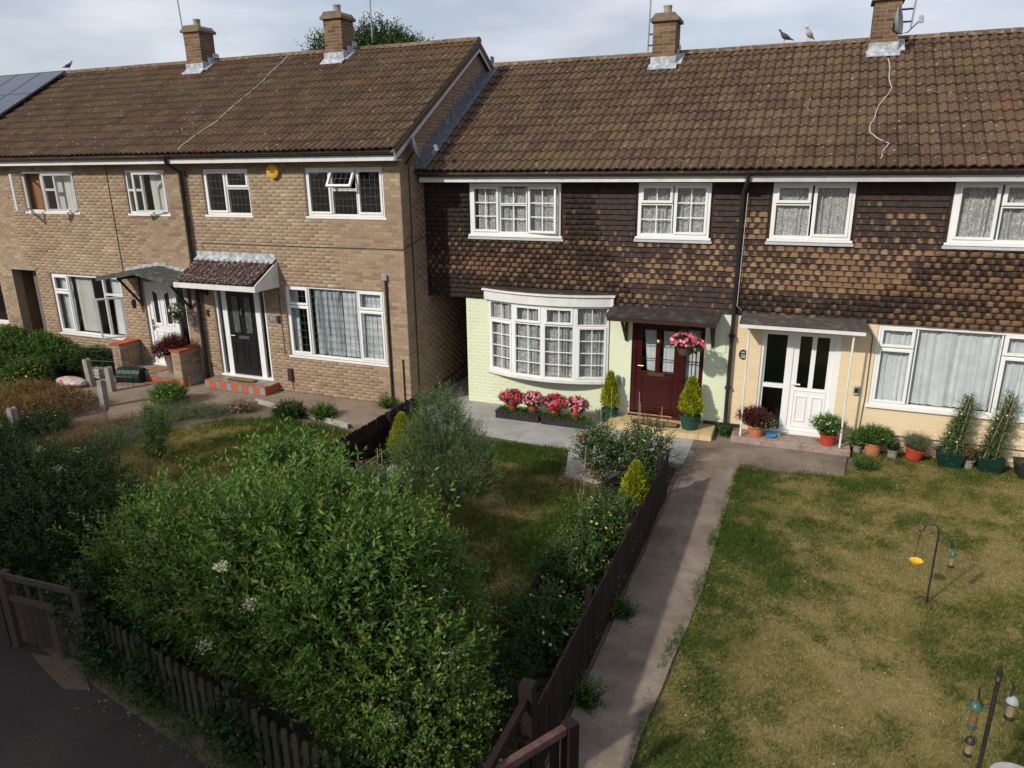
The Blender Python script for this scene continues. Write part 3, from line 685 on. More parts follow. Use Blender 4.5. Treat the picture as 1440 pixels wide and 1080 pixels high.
window(H5.o, T, 1.96, .96, [(.07, .62, .06, .90, 's'), (.69, 1.27, .60, .90, 's'), (.69, 1.27, .06, .55, 'f'), (1.34, 1.90, .06, .90, 's')], depth=.11, fw=.06, sillout=.02, curt=lace(T, [(.06, .63, 6), (.68, 1.27, 6), (1.33, 1.9, 6)]))
T = TW(1.23, RY+.02, .86)
window(H5.o, T, 2.52, 1.45, [(.06, .57, 1.07, 1.39, 's'), (.06, .57, .06, 1.02, 's'), (.63, 1.84, .06, 1.39, 'f'), (1.90, 2.46, 1.07, 1.39, 's'), (1.90, 2.46, .06, 1.02, 's')], sillout=.07, curt=lace(T, [(.06, .58, 4), (.6, 1.86, 7), (1.9, 2.48, 5)], NET, .10, .06, 1.4))
# bow window: four facets on an arc
cx_, ch, sg = -4.83, 1.30, .28; rad = (ch*ch+sg*sg)/(2*sg); ha = math.asin(ch/rad); cy_ = RY-.03-sg+rad
bay = MB(); arc = [(cx_+(rad+.05)*math.sin(a), cy_-(rad+.05)*math.cos(a)) for a in [ha*(k/8-1) for k in range(17)]]
def slab(name, m, rr, z0, z1, parent, ext=.06):
    pts = [(cx_+rr*math.sin(a), cy_-rr*math.cos(a)) for a in [ha*(k/8-1) for k in range(17)]]
    pts = [(pts[0][0]-ext, RY-.012)] + [(pts[0][0]-ext, min(RY-.02, pts[0][1]))] + pts + [(pts[-1][0]+ext, min(RY-.02, pts[-1][1])), (pts[-1][0]+ext, RY-.012)]
    return MB().prism(pts, 'z', z0, z1).build(name, m, parent)
bw = slab('bow_window', WHITEP, rad+.03, .74, .79, H4.o, .05)
slab('fascia', FASC, rad+.06, 2.33, 2.52, bw); slab('top_trim', WHITEP, rad+.10, 2.522, 2.56, bw, .08); slab('roof_sheet', DARKFELT, rad+.06, 2.562, 2.60, bw)
pts = [(cx_+rad*math.sin(a), cy_-rad*math.cos(a)) for a in [ha*(k/2-1) for k in range(5)]]
for k in range(4):
    a, b = pts[k], pts[k+1]; wd = math.hypot(b[0]-a[0], b[1]-a[1]); ang = math.atan2(b[1]-a[1], b[0]-a[0])
    T = Matrix.Translation((a[0], a[1], .792)) @ Matrix.Rotation(ang, 4, 'Z')
    top = 's' if k in (1, 2) else 'f'; bot = 'f' if k in (1, 2) else 's'
    window(H4.o, T, wd, 1.535, [(.055, wd-.055, 1.16, 1.48, top), (.055, wd-.055, .05, 1.11, bot)], sill=False, bars=lambda a_, b_: (2, 1 if b_ < .5 else 4), fw=.05, curt=lace(T, [(.04, wd-.04, 6)], LACE, .09, .06, 1.48), name='bow_light')

# --- doors
def door(h, T, wd, ht, m, name='door', frame=None, cells=None, x0=0, panels=(), fm=UPVC):
    pass
# H3: black door with white frame and sidelights
fm = MB(); fm.T = TW(-12.74, LY+.04, GL+.2)
for a, b in ((0, .07), (.20, .34), (1.16, 1.30), (1.43, 1.50)): fm.box(a, b, 0, .07, .05, 2.08)
fm.box(0, 1.5, -.002, .072, 2.0801, 2.14); fm.box(-.03, 1.53, -.05, .075, 0, .05)
df = fm.build('door_frame', UPVC, H3.o, bevel=.004)
sg_ = MB(); sg_.T = fm.T; sg_.box(.07, .20, .03, .04, .05, 2.08); sg_.box(1.30, 1.43, .03, .04, .05, 2.08); sg_.build('sidelight', GLASS, df)
dk = MB(); dk.T = fm.T; dk.box(.34, 1.16, .02, .06, .055, 2.075); d3 = dk.build('front_door', BLACKD, H3.o)
pn = MB(); pn.T = fm.T
for a, b, p, q in ((.43, .70, .25, .85), (.80, 1.07, .25, .85)): ring(pn, a, b, p, q, .025, .008, .0198)
for a, b in ((.45, .69), (.81, 1.05)): ring(pn, a, b, 1.05, 1.95, .03, .006, .0198)
pn.build('door_panel', BLACKD, d3, bevel=.004)
gl = MB(); gl.T = fm.T; gl.box(.48, .66, .012, .018, 1.08, 1.92); gl.box(.84, 1.02, .012, .018, 1.08, 1.92); gl.build('door_glass', mat('frosted_dark', (.05, .06, .06), (.12, .13, .13), 12, .15, spec=.8), d3)
hd = MB(); hd.T = fm.T; hd.box(.60, .90, .004, .019, .93, 1.0); hd.build('letter_plate', STEEL, d3); hk = MB(); hk.T = fm.T; hk.tube([(.40, .018, 1.0), (.40, -.03, 1.0), (.52, -.03, 1.0)], .012); hk.tube([(.75, .019, 1.62), (.75, -.02, 1.60), (.75, -.02, 1.5)], .018); hk.build('handle', STEEL, d3)
# H2: white door, dark sidelight at right
T = TW(-14.95, LY+.04, GL+.25)
fm = MB(); fm.T = T
for a, b in ((0, .09), (.93, 1.0), (1.27, 1.33)): fm.box(a, b, 0, .07, .04, 2.05)
fm.box(0, 1.33, -.002, .072, 2.0501, 2.09); fm.box(-.02, 1.34, -.04, .075, 0, .04)
df = fm.build('door_frame', UPVC, H2.o, bevel=.004)
m_ = MB(); m_.T = T; m_.box(1.0, 1.27, .03, .04, .04, 2.05); m_.build('sidelight', GLASS, df)
m_ = MB(); m_.T = T; m_.box(.09, .93, .02, .06, .045, 2.045); d2 = m_.build('front_door', UPVC, H2.o)
m_ = MB(); m_.T = T
for a, b in ((.18, .45), (.56, .83)): ring(m_, a, b, .18, .88, .025, .008, .0198); ring(m_, a, b, 1.02, 1.92, .03, .006, .0198)
m_.build('door_panel', UPVC, d2, bevel=.004)
m_ = MB(); m_.T = T; m_.prism([(.25, 1.08), (.38, 1.08), (.38, 1.80), (.25, 1.86)], 'y', .012, .018); m_.prism([(.63, 1.08), (.76, 1.08), (.76, 1.86), (.63, 1.80)], 'y', .012, .018); m_.build('door_glass', mat('dark_glass', (.015, .016, .03), None, 5, .08, spec=.8), d2)
m_ = MB(); m_.T = T; m_.tube([(.14, .018, 1.0), (.14, -.03, 1.0), (.26, -.03, 1.0)], .013); m_.box(.115, .165, .008, .019, .88, 1.15); m_.build('handle', STEEL, d2)
# H4: burgundy door with sidelight
T = TW(-3.07, RY+.03, .13)
m_ = MB(); m_.T = T
for a, b in ((0, .09), (.94, 1.04), (1.32, 1.40)): m_.box(a, b, 0, .07, .06, 1.87)
m_.box(0, 1.4, -.002, .072, 1.8701, 1.93); m_.box(-.03, 1.43, -.06, .075, 0, .06); df = m_.build('door_frame', MAROON, H4.o, bevel=.004)
m_ = MB(); m_.T = T; m_.box(1.04, 1.32, .03, .04, .52, 1.87); m_.build('sidelight', GLASS, df); m_ = MB(); m_.T = T; m_.box(1.04, 1.32, .028, .05, .06, .52); m_.build('lower_panel', mat('ochre_panel', (.32, .21, .07), None, 6, .4), df)
m_ = MB(); m_.T = T
for zz in (.52, .86, 1.20, 1.54): m_.box(1.04, 1.32, .02, .0295, zz-.01, zz+.01)
m_.box(1.17, 1.19, .021, .0288, .52, 1.87); m_.build('glazing_bar', MAROON, df)
m_ = MB(); m_.T = T; m_.box(.09, .94, .02, .05, .065, .93); m_.box(.09, .20, .02, .05, .9301, 1.865); m_.box(.83, .94, .02, .05, .9301, 1.865); m_.box(.47, .56, .02, .05, .9301, 1.80); m_.box(.2, .83, .02, .05, 1.8001, 1.865)
d4 = m_.build('front_door', MAROON, H4.o, bevel=.003)
m_ = MB(); m_.T = T; ring(m_, .20, .83, .18, .86, .03, .006, .0198); m_.box(.25, .78, .012, .0196, .23, .81); m_.build('door_panel', MAROON, d4, bevel=.004)
m_ = MB(); m_.T = T; m_.box(.20, .47, .03, .038, .93, 1.80); m_.box(.56, .83, .03, .038, .93, 1.80); m_.build('door_glass', GLASS, d4)
m_ = MB(); m_.T = T
for zz in (1.20, 1.50): m_.box(.2, .47, .022, .029, zz-.007, zz+.007); m_.box(.56, .83, .022, .029, zz-.007, zz+.007)
m_.build('glazing_bar', MAROON, d4)
curtain(d4, T, .22, .46, .93, 1.75, .12, NET, 3, .02, .3); curtain(d4, T, .60, .83, .93, 1.75, .12, NET, 3, .02); curtain(df, T, 1.05, 1.30, .55, 1.80, .14, NET, 3, .02)
m_ = MB(); m_.T = T; m_.box(.33, .66, .008, .019, .86, .92); m_.build('letter_plate', GOLD, d4)
m_ = MB(); m_.T = T; m_.tube([(.145, .018, 1.05), (.145, -.03, 1.05), (.25, -.03, 1.05)], .012); m_.lathe(.515, .012, [(.035, 1.52), (.05, 1.56), (.035, 1.60)], 10); m_.build('handle', GOLD, d4)
m_ = MB(); m_.T = T; m_.box(-.03, .86, -.075, -.062, .055, .075); m_.build('weather_bar', CANE, d4)
# H5: white door, full sidelight at left
T = TW(-.65, RY+.02, .13)
m_ = MB(); m_.T = T
for a, b in ((0, .09), (.44, .56), (1.24, 1.35)): m_.box(a, b, 0, .07, .05, 1.87)
m_.box(0, 1.35, -.002, .072, 1.8701, 1.93); m_.box(-.03, 1.38, -.06, .075, 0, .05); m_.box(.09, .44, .003, .068, .86, .94); df = m_.build('door_frame', UPVC, H5.o, bevel=.004)
m_ = MB(); m_.T = T; m_.box(.09, .44, .03, .04, .94, 1.87); m_.box(.09, .44, .03, .04, .05, .86); m_.build('sidelight', GLASS, df)
m_ = MB(); m_.T = T; m_.box(.56, 1.24, .02, .05, .055, .90); m_.box(.56, .66, .02, .05, .9001, 1.865); m_.box(1.15, 1.24, .02, .05, .9001, 1.865); m_.box(.86, .94, .02, .05, .9001, 1.865); d5 = m_.build('front_door', UPVC, H5.o, bevel=.003)
m_ = MB(); m_.T = T
ring(m_, .62, 1.18, .14, .86, .02, .008, .0198)
for a, b in ((.67, .86), (.94, 1.13)): ring(m_, a, b, .25, .75, .025, .004, .0198)
m_.build('door_panel', UPVC, d5, bevel=.004)
m_ = MB(); m_.T = T; m_.box(.66, .86, .03, .038, .90, 1.865); m_.box(.94, 1.15, .03, .038, .90, 1.865); m_.build('door_glass', GLASS, d5)
m_ = MB(); m_.T = T; m_.tube([(.60, .018, .97), (.60, -.03, .97), (.73, -.03, .97)], .015); m_.build('handle', UPVC, d5)

# --- porch canopies
def brace(mb, x, y, z, dy, dz, t=.05):     # a bracket: wall leg, arm and brace
    mb.box(x-t/2, x+t/2, y-t, y-.003, z-dz, z); mb.box(x-t/2, x+t/2, y-dy, y-t-.001, z-t, z)
    mb.prism([(y-t-.001, z-dz+.02), (y-t-.001, z-dz+.10), (y-dy+.08, z-t-.001), (y-dy+.02, z-t-.001)], 'x', x-t/2+.004, x+t/2-.004)
# H4
m_ = MB(); m_.prism([(RY-.04, 2.36), (RY-.58, 2.28), (RY-.58, 2.23), (RY-.04, 2.31)], 'x', -3.46, -1.40); cp = m_.build('porch_canopy', DARKFELT, H4.o, bevel=.004)
m_ = MB(); m_.box(-3.44, -1.42, RY-.57, RY-.54, 2.16, 2.229); m_.build('fascia', BROWNW, cp)
m_ = MB(); brace(m_, -3.18, RY, 2.225, .52, .55); m_.build('bracket', BROWNW, cp)
m_ = MB(); brace(m_, -1.52, RY, 2.225, .52, .55); m_.build('bracket', BROWNW, cp)
# H5
m_ = MB(); m_.prism([(RY-.04, 2.38), (RY-.55, 2.30), (RY-.55, 2.265), (RY-.04, 2.34)], 'x', -1.03, 1.02); cp = m_.build('porch_canopy', GREYFELT, H5.o, bevel=.004)
m_ = MB(); m_.box(-1.02, 1.01, RY-.545, RY-.52, 2.20, 2.262); m_.box(-1.02, 1.01, RY-.515, RY-.05, 2.21, 2.225); m_.build('fascia', FASC, cp)
for x in (-.86, .84): MB().tube([(x, RY-.42, .12), (x, RY-.46, 2.215)], .018, 8).build('porch_pole', WHITEP, H5.o)
# H3 tiled porch
yf = LY-.80; zt_, zf_ = 3.02, 2.60; sl = (zt_-zf_)/.78
m_ = MB(); m_.prism([(LY-.011, zt_), (yf+.03, zf_), (yf+.03, zf_-.05), (LY-.011, zt_-.08)], 'x', -13.02, -10.80); cp = m_.build('porch_canopy', PORCHT, H3.o)
m_ = MB(); m_.box(-13.04, -10.76, yf, yf+.025, zf_-.12, zf_-.005); m_.box(-13.04, -10.76, yf+.026, LY-.012, zf_-.12, zf_-.10)
m_.prism([(yf+.026, zf_-.099), (LY-.012, zf_-.099), (LY-.012, zt_+.02), (yf+.026, zf_+.02)], 'x', -10.79, -10.765); m_.prism([(yf+.026, zf_-.099), (LY-.012, zf_-.099), (LY-.012, zt_-.02), (yf+.026, zf_-.02)], 'x', -13.04, -13.02)
m_.build('fascia', FASC, cp)
c, s = 1/math.sqrt(1+sl*sl), sl/math.sqrt(1+sl*sl); it = []
for j in range(3):
    for i in range(7):
        d = j*.30; it.append(((-13.0+i*.31, yf-.02+d*c, zf_+.0+d*s), (1.0, 0, 0), (0, c, s), (0, -s, c), random.random()))
pieces(TP_PORCH, it, cp, 'porch_tile', 'porch_tiling')
m_ = MB(); m_.prism([(LY-.012, zt_+.18), (LY-.018, zt_+.18), (LY-.022, zt_+.07), (LY-.15, zt_-.005), (LY-.15, zt_-.013), (LY-.012, zt_+.055)], 'x', -13.03, -10.79); m_.build('lead_flashing', LEAD, cp)
m_ = MB(); brace(m_, -12.88, LY, zf_-.122, .5, .3, .04); m_.build('bracket', BLACKP, cp)
# H2 gabled canopy
m_ = MB(); xm, xl, xr = -14.25, -15.5, -13.12; ze, za = 2.56, 2.76; yf2 = LY-.75
m_.prism([(xl, ze), (xm, za), (xr, ze), (xr, ze+.03), (xm, za+.05), (xl, ze+.03)], 'y', yf2, LY-.012); cp = m_.build('porch_canopy', SLATEF, H2.o)
m_ = MB()
for (a, b) in (((xl, ze), (xm, za)), ((xm, za), (xr, ze))):
    m_.prism([(a[0], a[1]-.07), (b[0], b[1]-.07), (b[0], b[1]+.028), (a[0], a[1]+.01)], 'y', yf2-.02, yf2-.001)
m_.build('fascia', SLATEF, cp)
m_ = MB(); brace(m_, -15.0, LY, ze+.0, .6, .75); m_.build('bracket', BLACKP, cp); m_ = MB(); brace(m_, -13.45, LY, ze, .6, .75); m_.build('bracket', BLACKP, cp)
m_ = MB()
for i in range(10):
    a = xl+.12+i*.225; zz = min(ze+(a+.11-xl)/(xm-xl)*(za-ze), ze+(xr-a-.11)/(xr-xm)*(za-ze)); m_.box(a, a+.22, LY-.016-.001*(i % 2), LY-.0112, zz+.05, zz+.12+.01*(i % 3))
m_.build('lead_flashing', LEAD, cp)

# --- steps
def step_tiles(h, name, x0, x1, y0, y1, z0, z1, m, mk):
    b = box(name, m, h.o, x0, x1, y0, y1, z0, z1, bevel=.005); mk(b); return b
# H3 red and grey tiled step
b = box('doorstep', CONC, H3.o, -12.85, -11.08, LY-.48, LY-.012, GL, GL+.19)
n = 11
for i in range(n):
    a = -12.85+1.77*i/n; t = MB(); t.box(a+.004, a+1.77/n-.004, LY-.488, LY-.4802, GL+.02, GL+.185); t.build('step_tile', REDB if i % 2 else CONC, b)
    t = MB(); t.box(a+.004, a+1.77/n-.004, LY-.488, LY-.36, GL+.1902, GL+.198); t.build('step_tile', CONC if i % 2 else REDB, b)
for j in range(4): t = MB(); t.box(-11.0799, -11.072, LY-.48+j*.115+.004, LY-.48+j*.115+.111, GL+.02, GL+.185); t.build('step_tile', REDB, b)
# H2 step with red brick edge
b = box('doorstep', CONC, H2.o, -15.52, -13.32, LY-.50, LY-.012, GL, GL+.24, bevel=.004)
it = brick_items(brick_rects(-15.52, -13.32, GL+.0, GL+.16, []), lambda u, v: (u, LY-.5005, v)); pieces(TP_RED, it, b, 'red_brick', 'red_brickwork')
# H4 yellow tiled step
b = box('doorstep', MORTAR, H4.o, -3.38, -1.36, RY-.64, RY-.012, 0, .125)
for i in range(9):
    a = -3.38+2.02*i/9
    for j in range(3):
        t = MB(); t.box(a+.003, a+2.02/9-.003, RY-.64+j*.209+.003, RY-.64+j*.209+.204, .1252, .133, tint=random.random()); t.build('step_tile', YTILE, b)
    t = MB(); t.box(a+.003, a+2.02/9-.003, RY-.648, RY-.6402, .01, .122, tint=random.random()); t.build('step_tile', YTILE, b)
for j in range(3): t = MB(); t.box(-1.3598, -1.352, RY-.64+j*.209+.003, RY-.64+j*.209+.204, .01, .122, tint=random.random()); t.build('step_tile', YTILE, b)
# H5 worn step
b = box('doorstep', REDSTEP, H5.o, -1.02, 1.02, RY-.52, RY-.012, 0, .125, bevel=.012)

# --- chimneys
def chimney(h, cx, zt, pot, w_=.72, yf_=None):
    r = h.row; d = .50; y0 = (r.ry-.52) if yf_ is None else yf_; y1 = y0+d; x0, x1 = cx-w_/2, cx+w_/2
    zb = r.ez+(y0-r.ey)*r.sl-.1
    m_ = MB(); m_.box(x0, x1, y0, y1, zb, zt); c = m_.build('chimney', MORTAR, h.o)
    it = brick_items(brick_rects(x0, x1, zb+.08, zt, []), lambda u, v: (u, y0-.0005, v)) + brick_items(brick_rects(y0, y1, zb+.08, zt, []), lambda u, v: (x1+.0005, u, v), tf=lambda a, p: random.betavariate(2, 2)*.6)
    it += brick_items(brick_rects(-y1, -y0, zb+.08, zt, []), lambda u, v: (x0-.0005, -u, v))
    pieces(TP_CHIM, it, c, 'brick', 'brickwork')
    m_ = MB(); m_.box(x0-.06, x1+.06, y0-.06, y1+.06, zt, zt+.07); m_.prism([(x0-.04, zt+.0702), (x1+.04, zt+.0702), (cx+.2, zt+.16), (cx-.2, zt+.16)], 'y', y0-.02, y1+.02); m_.build('chimney_cap', CAPM, c, bevel=.01)
    MB().lathe(cx, (y0+y1)/2, [(.10, zt+.13), (.09, zt+.15), (.085, zt+.30), (.10, zt+.33), (.085, zt+.35)], 14).build('chimney_pot', POTGREY, c, smooth=True)
    zf = r.ez+(y0-r.ey)*r.sl
    m_ = MB(); m_.box(x0-.03, x1+.03, y0-.03, y0-.012, zf+.02, zf+.22)
    m_.prism([(y0-.18, zf-.18*r.sl+.06), (y0-.013, zf+.07), (y0-.013, zf+.085), (y0-.18, zf-.18*r.sl+.078)], 'x', x0-.06, x1+.07)
    for k in range(3):
        yy = y0+k*.2; zz = r.ez+(yy-r.ey)*r.sl; m_.box(x1+.011, x1+.02+.001*k, yy-.02, yy+.2, zz-.05, zz+.26)
    m_.prism([(y0-.03, zf+.05), (r.ry-.1, r.rz-.0), (r.ry-.1, r.rz+.02), (y0-.03, zf+.07)], 'x', x1+.02, x1+.15)
    m_.build('lead_flashing', LEAD, c); return c
chimney(H2, -15.42, 8.38, 0, .52); chimney(H3, -11.05, 8.36, 0, .50); chimney(H4, -3.33, 7.88, 0, .48); chimney(H5, .91, 7.93, 0, .46)

# --- downpipes
def pipe(h, pts, r=.036, m=BLACKP):
    o = MB().tube(pts, r, 10).build('downpipe', m, h.o, smooth=True)
    c = MB(); x, y = pts[-1][0], pts[-1][1]
    for z in (.9, 1.9, 2.9, 3.9):
        if z < pts[-2][2]-.1: c.box(x-.055, x+.055, y-.02, y+.05, z, z+.05)
    c.build('pipe_clip', m, o)
pipe(H3, [(-13.22, RL.ey, 5.22), (-13.22, RL.ey+.02, 5.12), (-13.17, LY-.06, 4.92), (-13.17, LY-.06, .1)], .042)
MB().tube([(-13.05, LY-.03, 4.95), (-13.05, LY-.03, .1)], .012).build('downpipe', BROWNW, H3.o)
pipe(H5, [(-1.10, RR_.ey, 4.82), (-1.10, RR_.ey+.02, 4.72), (-1.18, RY-.08, 4.5), (-1.18, RY-.08, .08)], .036)
MB().tube([(-1.10, RY-.11, 4.5), (-1.13, RY-.115, 2.5), (-1.05, RY-.06, 2.42)], .006).build('cable', CABLEW, H5.o)
MB().tube([(-8.02, LY-.03, 2.75), (-8.02, LY-.03, .08)], .028).build('downpipe', BLACKP, H3.o)
box('meter_box', POTGREY, H3.o, -8.10, -7.98, LY-.06, LY-.012, 2.76, 2.88, bevel=.005)
MB().tube([(-7.72, LY-.02, 1.1), (-7.72, LY-.02, .1)], .016).build('downpipe', BROWNW, H3.o)
MB().tube([(-12.83, LY-.015, 3.25), (-12.83, LY-.015, 3.38), (-10, LY-.015, 3.385), (-7.58, LY-.015, 3.40), (-7.555, LY+.02, 3.42), (-7.555, LY+.9, 3.6)], .008, 5).build('cable', BLACKP, H3.o)
MB().tube([(gx+.02, LY+.33, 5.0), (gx+.02, LY+.33, .2), (gx+.02, LY+.6, .15), (gx+.02, LY+3.5, .45)], .012, 6).build('cable', BLACKP, H3.o)
MB().tube([(-15.50, LY-.012, 5.1), (-15.48, LY-.012, 2.62)], .009, 5).build('expansion_joint', BLACKP, H2.o)
MB().tube([(-10.82, LY-.014, 2.4), (-10.80, LY-.014, .95)], .007, 5).build('cable', BLACKP, H3.o)
box('doorbell', BLACKP, H3.o, -12.98, -12.91, LY-.03, LY-.012, 1.68, 1.84, bevel=.004)
box('key_safe', mat('dark_bronze', (.06, .03, .03), None, 10, .4), H3.o, -10.76, -10.64, LY-.06, LY-.012, .33, .62, bevel=.006)
MB().tube([(-10.70, LY-.04, .33), (-10.68, LY-.03, .1)], .012).build('cable', CABLEW, H3.o)
box('key_safe', GREYPL, H5.o, .97, 1.06, RY-.05, RY-.012, 1.02, 1.18, bevel=.006); box('key_pad', BLACKP, H5.o, .985, 1.045, RY-.055, RY-.051, 1.06, 1.15)
MB().tube([(1.02, RY-.02, 2.3), (1.16, RY-.02, 2.1), (1.17, RY-.02, 1.0), (1.14, RY-.02, .35), (1.7, RY-.02, .33), (3.9, RY-.02, .32)], .008, 5).build('cable', BLACKP, H5.o)
ring_ = MB(); ring_.T = TW(-1.55, RY-.011, 1.58); ring(ring_, 0, .27, 0, .15, .006, -.006, 0); ring_.build('wall_box', GREENB, H4.o)
box('meter_box', GREYPL, H4.o, -3.30, -3.20, RY-.06, RY-.012, .75, .92, bevel=.005)
box('meter_box', GREYPL, H1.o, -19.98, -19.78, LY-.08, LY-.012, .5, .82, bevel=.006)
# wall lantern and hanging wreath at the white door
m_ = MB(); m_.tube([(-15.12, LY-.012, 2.05), (-15.12, LY-.14, 2.1), (-15.12, LY-.16, 2.0)], .012); m_.lathe(-15.12, LY-.16, [(.02, 1.98), (.06, 1.94), (.045, 1.78), (.02, 1.75)], 8); m_.build('wall_lantern', BLACKM, H2.o)

def text_mesh(s, size, m, parent, T, name='lettering', ext=.002, font_bold=False):
    cu = bpy.data.curves.new('txt', 'FONT'); cu.body = s; cu.size = size; cu.align_x = 'CENTER'; cu.align_y = 'CENTER'; cu.extrude = ext; cu.offset = .001
    to = bpy.data.objects.new('txt', cu); COL.objects.link(to); bpy.context.view_layer.update()
    me = bpy.data.meshes.new_from_object(to.evaluated_get(bpy.context.evaluated_depsgraph_get())); bpy.data.objects.remove(to)
    me.materials.clear(); me.materials.append(m)
    o0 = origin(parent); me.transform(Matrix.Translation(-o0) @ T @ Matrix.Rotation(R(90), 4, 'X')); return link(name, me, parent)
# alarm box
m_ = MB(); m_.T = TW(-10.60, LY-.012, 4.93) @ Matrix.Rotation(R(90), 4, 'X'); m_.lathe(0, 0, [(.14, 0), (.155, .02), (.15, .06), (.11, .085)], 20)
ab = m_.build('alarm_box', mat('alarm_yellow', (.80, .45, .03), None, 5, .35), H3.o, smooth=True); text_mesh('Yale', .11, BLACKP, ab, TW(-10.60, LY-.099, 4.93))
pl = box('number_plaque', mat('plaque_grey', (.13, .14, .17), (.2, .2, .23), 20, .3), H3.o, -11.17, -10.93, LY-.025, LY-.012, 1.68, 1.82, bevel=.003); text_mesh('21', .12, CABLEW, pl, TW(-11.05, LY-.027, 1.75)); box('doorbell', BLACKP, H3.o, -10.91, -10.85, LY-.03, LY-.012, 1.65, 1.83, bevel=.003)
def oval(h, x, z, rx, rz, Y, m): 
    m_ = MB(); m_.prism([(x+rx*math.cos(a), z+rz*math.sin(a)) for a in [2*math.pi*k/20 for k in range(20)]], 'y', Y-.02, Y-.012); return m_.build('number_plaque', m, h.o)
po = oval(H5, -.96, 1.58, .075, .095, RY, BLACKP); text_mesh('25', .085, WHITEP, po, TW(-.96, RY-.022, 1.545)); text_mesh('NO', .04, WHITEP, po, TW(-.96, RY-.022, 1.62))
po = oval(H2, -13.50, 1.56, .07, .11, LY, WHITEP); text_mesh('19', .09, BLACKP, po, TW(-13.50, LY-.022, 1.55))

# ------------------------------------------------------------------ ground
def sheet(name, poly, z, m, kind='structure', sub=0):
    mb = MB(); mb.add([(x, y, z) for x, y in poly], [tuple(range(len(poly)))]); o = mb.build(name, m, None); o['kind'] = kind; return o
def ground_mat(name, stops, s1=.8, s2=12, s3=70, bs=.4):
    m, t, b = nodes_of(name)
    a = noise(t, s1, 6, .6); c = noise(t, s2, 6, .65); f = math_(t, 'ADD', math_(t, 'MULTIPLY', a, .55), math_(t, 'MULTIPLY', c, .45))
    col = ramp(t, f, stops); g = noise(t, s3, 4, .7)
    col = mixc(t, .5, col, mixc(t, 1.0, col, ramp(t, g, [(.3, (.55, .55, .55)), (.7, (1.5, 1.5, 1.5))]), 'MULTIPLY'))
    t.links.new(col, b.inputs['Base Color']); b.inputs['Roughness'].default_value = .95; b.inputs['Specular IOR Level'].default_value = .15
    bump(t, b, g, bs, .01); return m
G_DRY = ground_mat('dry_turf', [(.3, (.085, .085, .026)), (.45, (.145, .118, .042)), (.58, (.205, .158, .068)), (.7, (.29, .23, .13))])
G_EARTH = ground_mat('bare_earth', [(.3, (.075, .055, .038)), (.5, (.14, .105, .075)), (.7, (.21, .165, .125))])
G_SOIL = ground_mat('bed_soil', [(.3, (.020, .015, .011)), (.5, (.045, .034, .024)), (.7, (.085, .065, .048))])
G_PAVE = ground_mat('brown_paving', [(.3, (.15, .11, .085)), (.5, (.24, .185, .14)), (.7, (.31, .25, .19))], .9, 8, 60, .2)
G_TAR = ground_mat('tarmac', [(.3, (.035, .028, .025)), (.5, (.052, .042, .037)), (.7, (.08, .065, .056))], .7, 25, 120, .6)
G_LUSH = ground_mat('green_turf', [(.3, (.03, .055, .012)), (.5, (.06, .10, .022)), (.7, (.11, .13, .035))])
def conc_mat(name, c0, c1, c2, stain, crack=True):
    m, t, b = nodes_of(name)
    col = ramp(t, noise(t, 1.6, 8, .65), [(.3, c0), (.5, c1), (.7, c2)])
    col = mixc(t, ramp(t, noise(t, .9, 8, .7), [(.5, (0, 0, 0)), (.72, (1, 1, 1))]), col, stain)
    g = noise(t, 90, 4, .7); col = mixc(t, .6, col, mixc(t, 1.0, col, ramp(t, g, [(.3, (.6, .6, .6)), (.7, (1.4, 1.4, 1.4))]), 'MULTIPLY'))
    sp = noise(t, 26, 3, .5); col = mixc(t, ramp(t, sp, [(.70, (0, 0, 0)), (.73, (.8, .8, .8))]), col, (.42, .39, .35, 1))
    if crack:
        v = t.nodes.new('ShaderNodeTexVoronoi'); v.feature = 'DISTANCE_TO_EDGE'; v.inputs['Scale'].default_value = .55
        g2 = t.nodes.new('ShaderNodeNewGeometry'); n = t.nodes.new('ShaderNodeTexNoise'); n.inputs['Scale'].default_value = 3; n.inputs['Detail'].default_value = 6
        t.links.new(g2.outputs['Position'], n.inputs['Vector']); ad = t.nodes.new('ShaderNodeVectorMath'); ad.operation = 'MULTIPLY_ADD'; ad.inputs[1].default_value = (.5, .5, .5)
        t.links.new(n.outputs['Color'], ad.inputs[0]); t.links.new(g2.outputs['Position'], ad.inputs[2]); t.links.new(ad.outputs[0], v.inputs['Vector'])
        col = mixc(t, ramp(t, v.outputs['Distance'], [(0, (.45, .45, .45)), (.006, (0, 0, 0))]), col, (.06, .05, .04, 1))
    t.links.new(col, b.inputs['Base Color']); b.inputs['Roughness'].default_value = .93; b.inputs['Specular IOR Level'].default_value = .15; bump(t, b, g, .3, .006); return m
PATHM = conc_mat('path_concrete', (.135, .105, .082), (.20, .158, .125), (.27, .220, .178), (.10, .078, .06))
PATIOM = conc_mat('patio_concrete', (.27, .265, .25), (.34, .335, .315), (.42, .41, .385), (.24, .215, .175))
sheet('ground', [(-700, -700), (700, -700), (700, 900), (-700, 900)], -.012, G_EARTH)
fence_y = lambda x: 4.05-.20*(x+5.25)
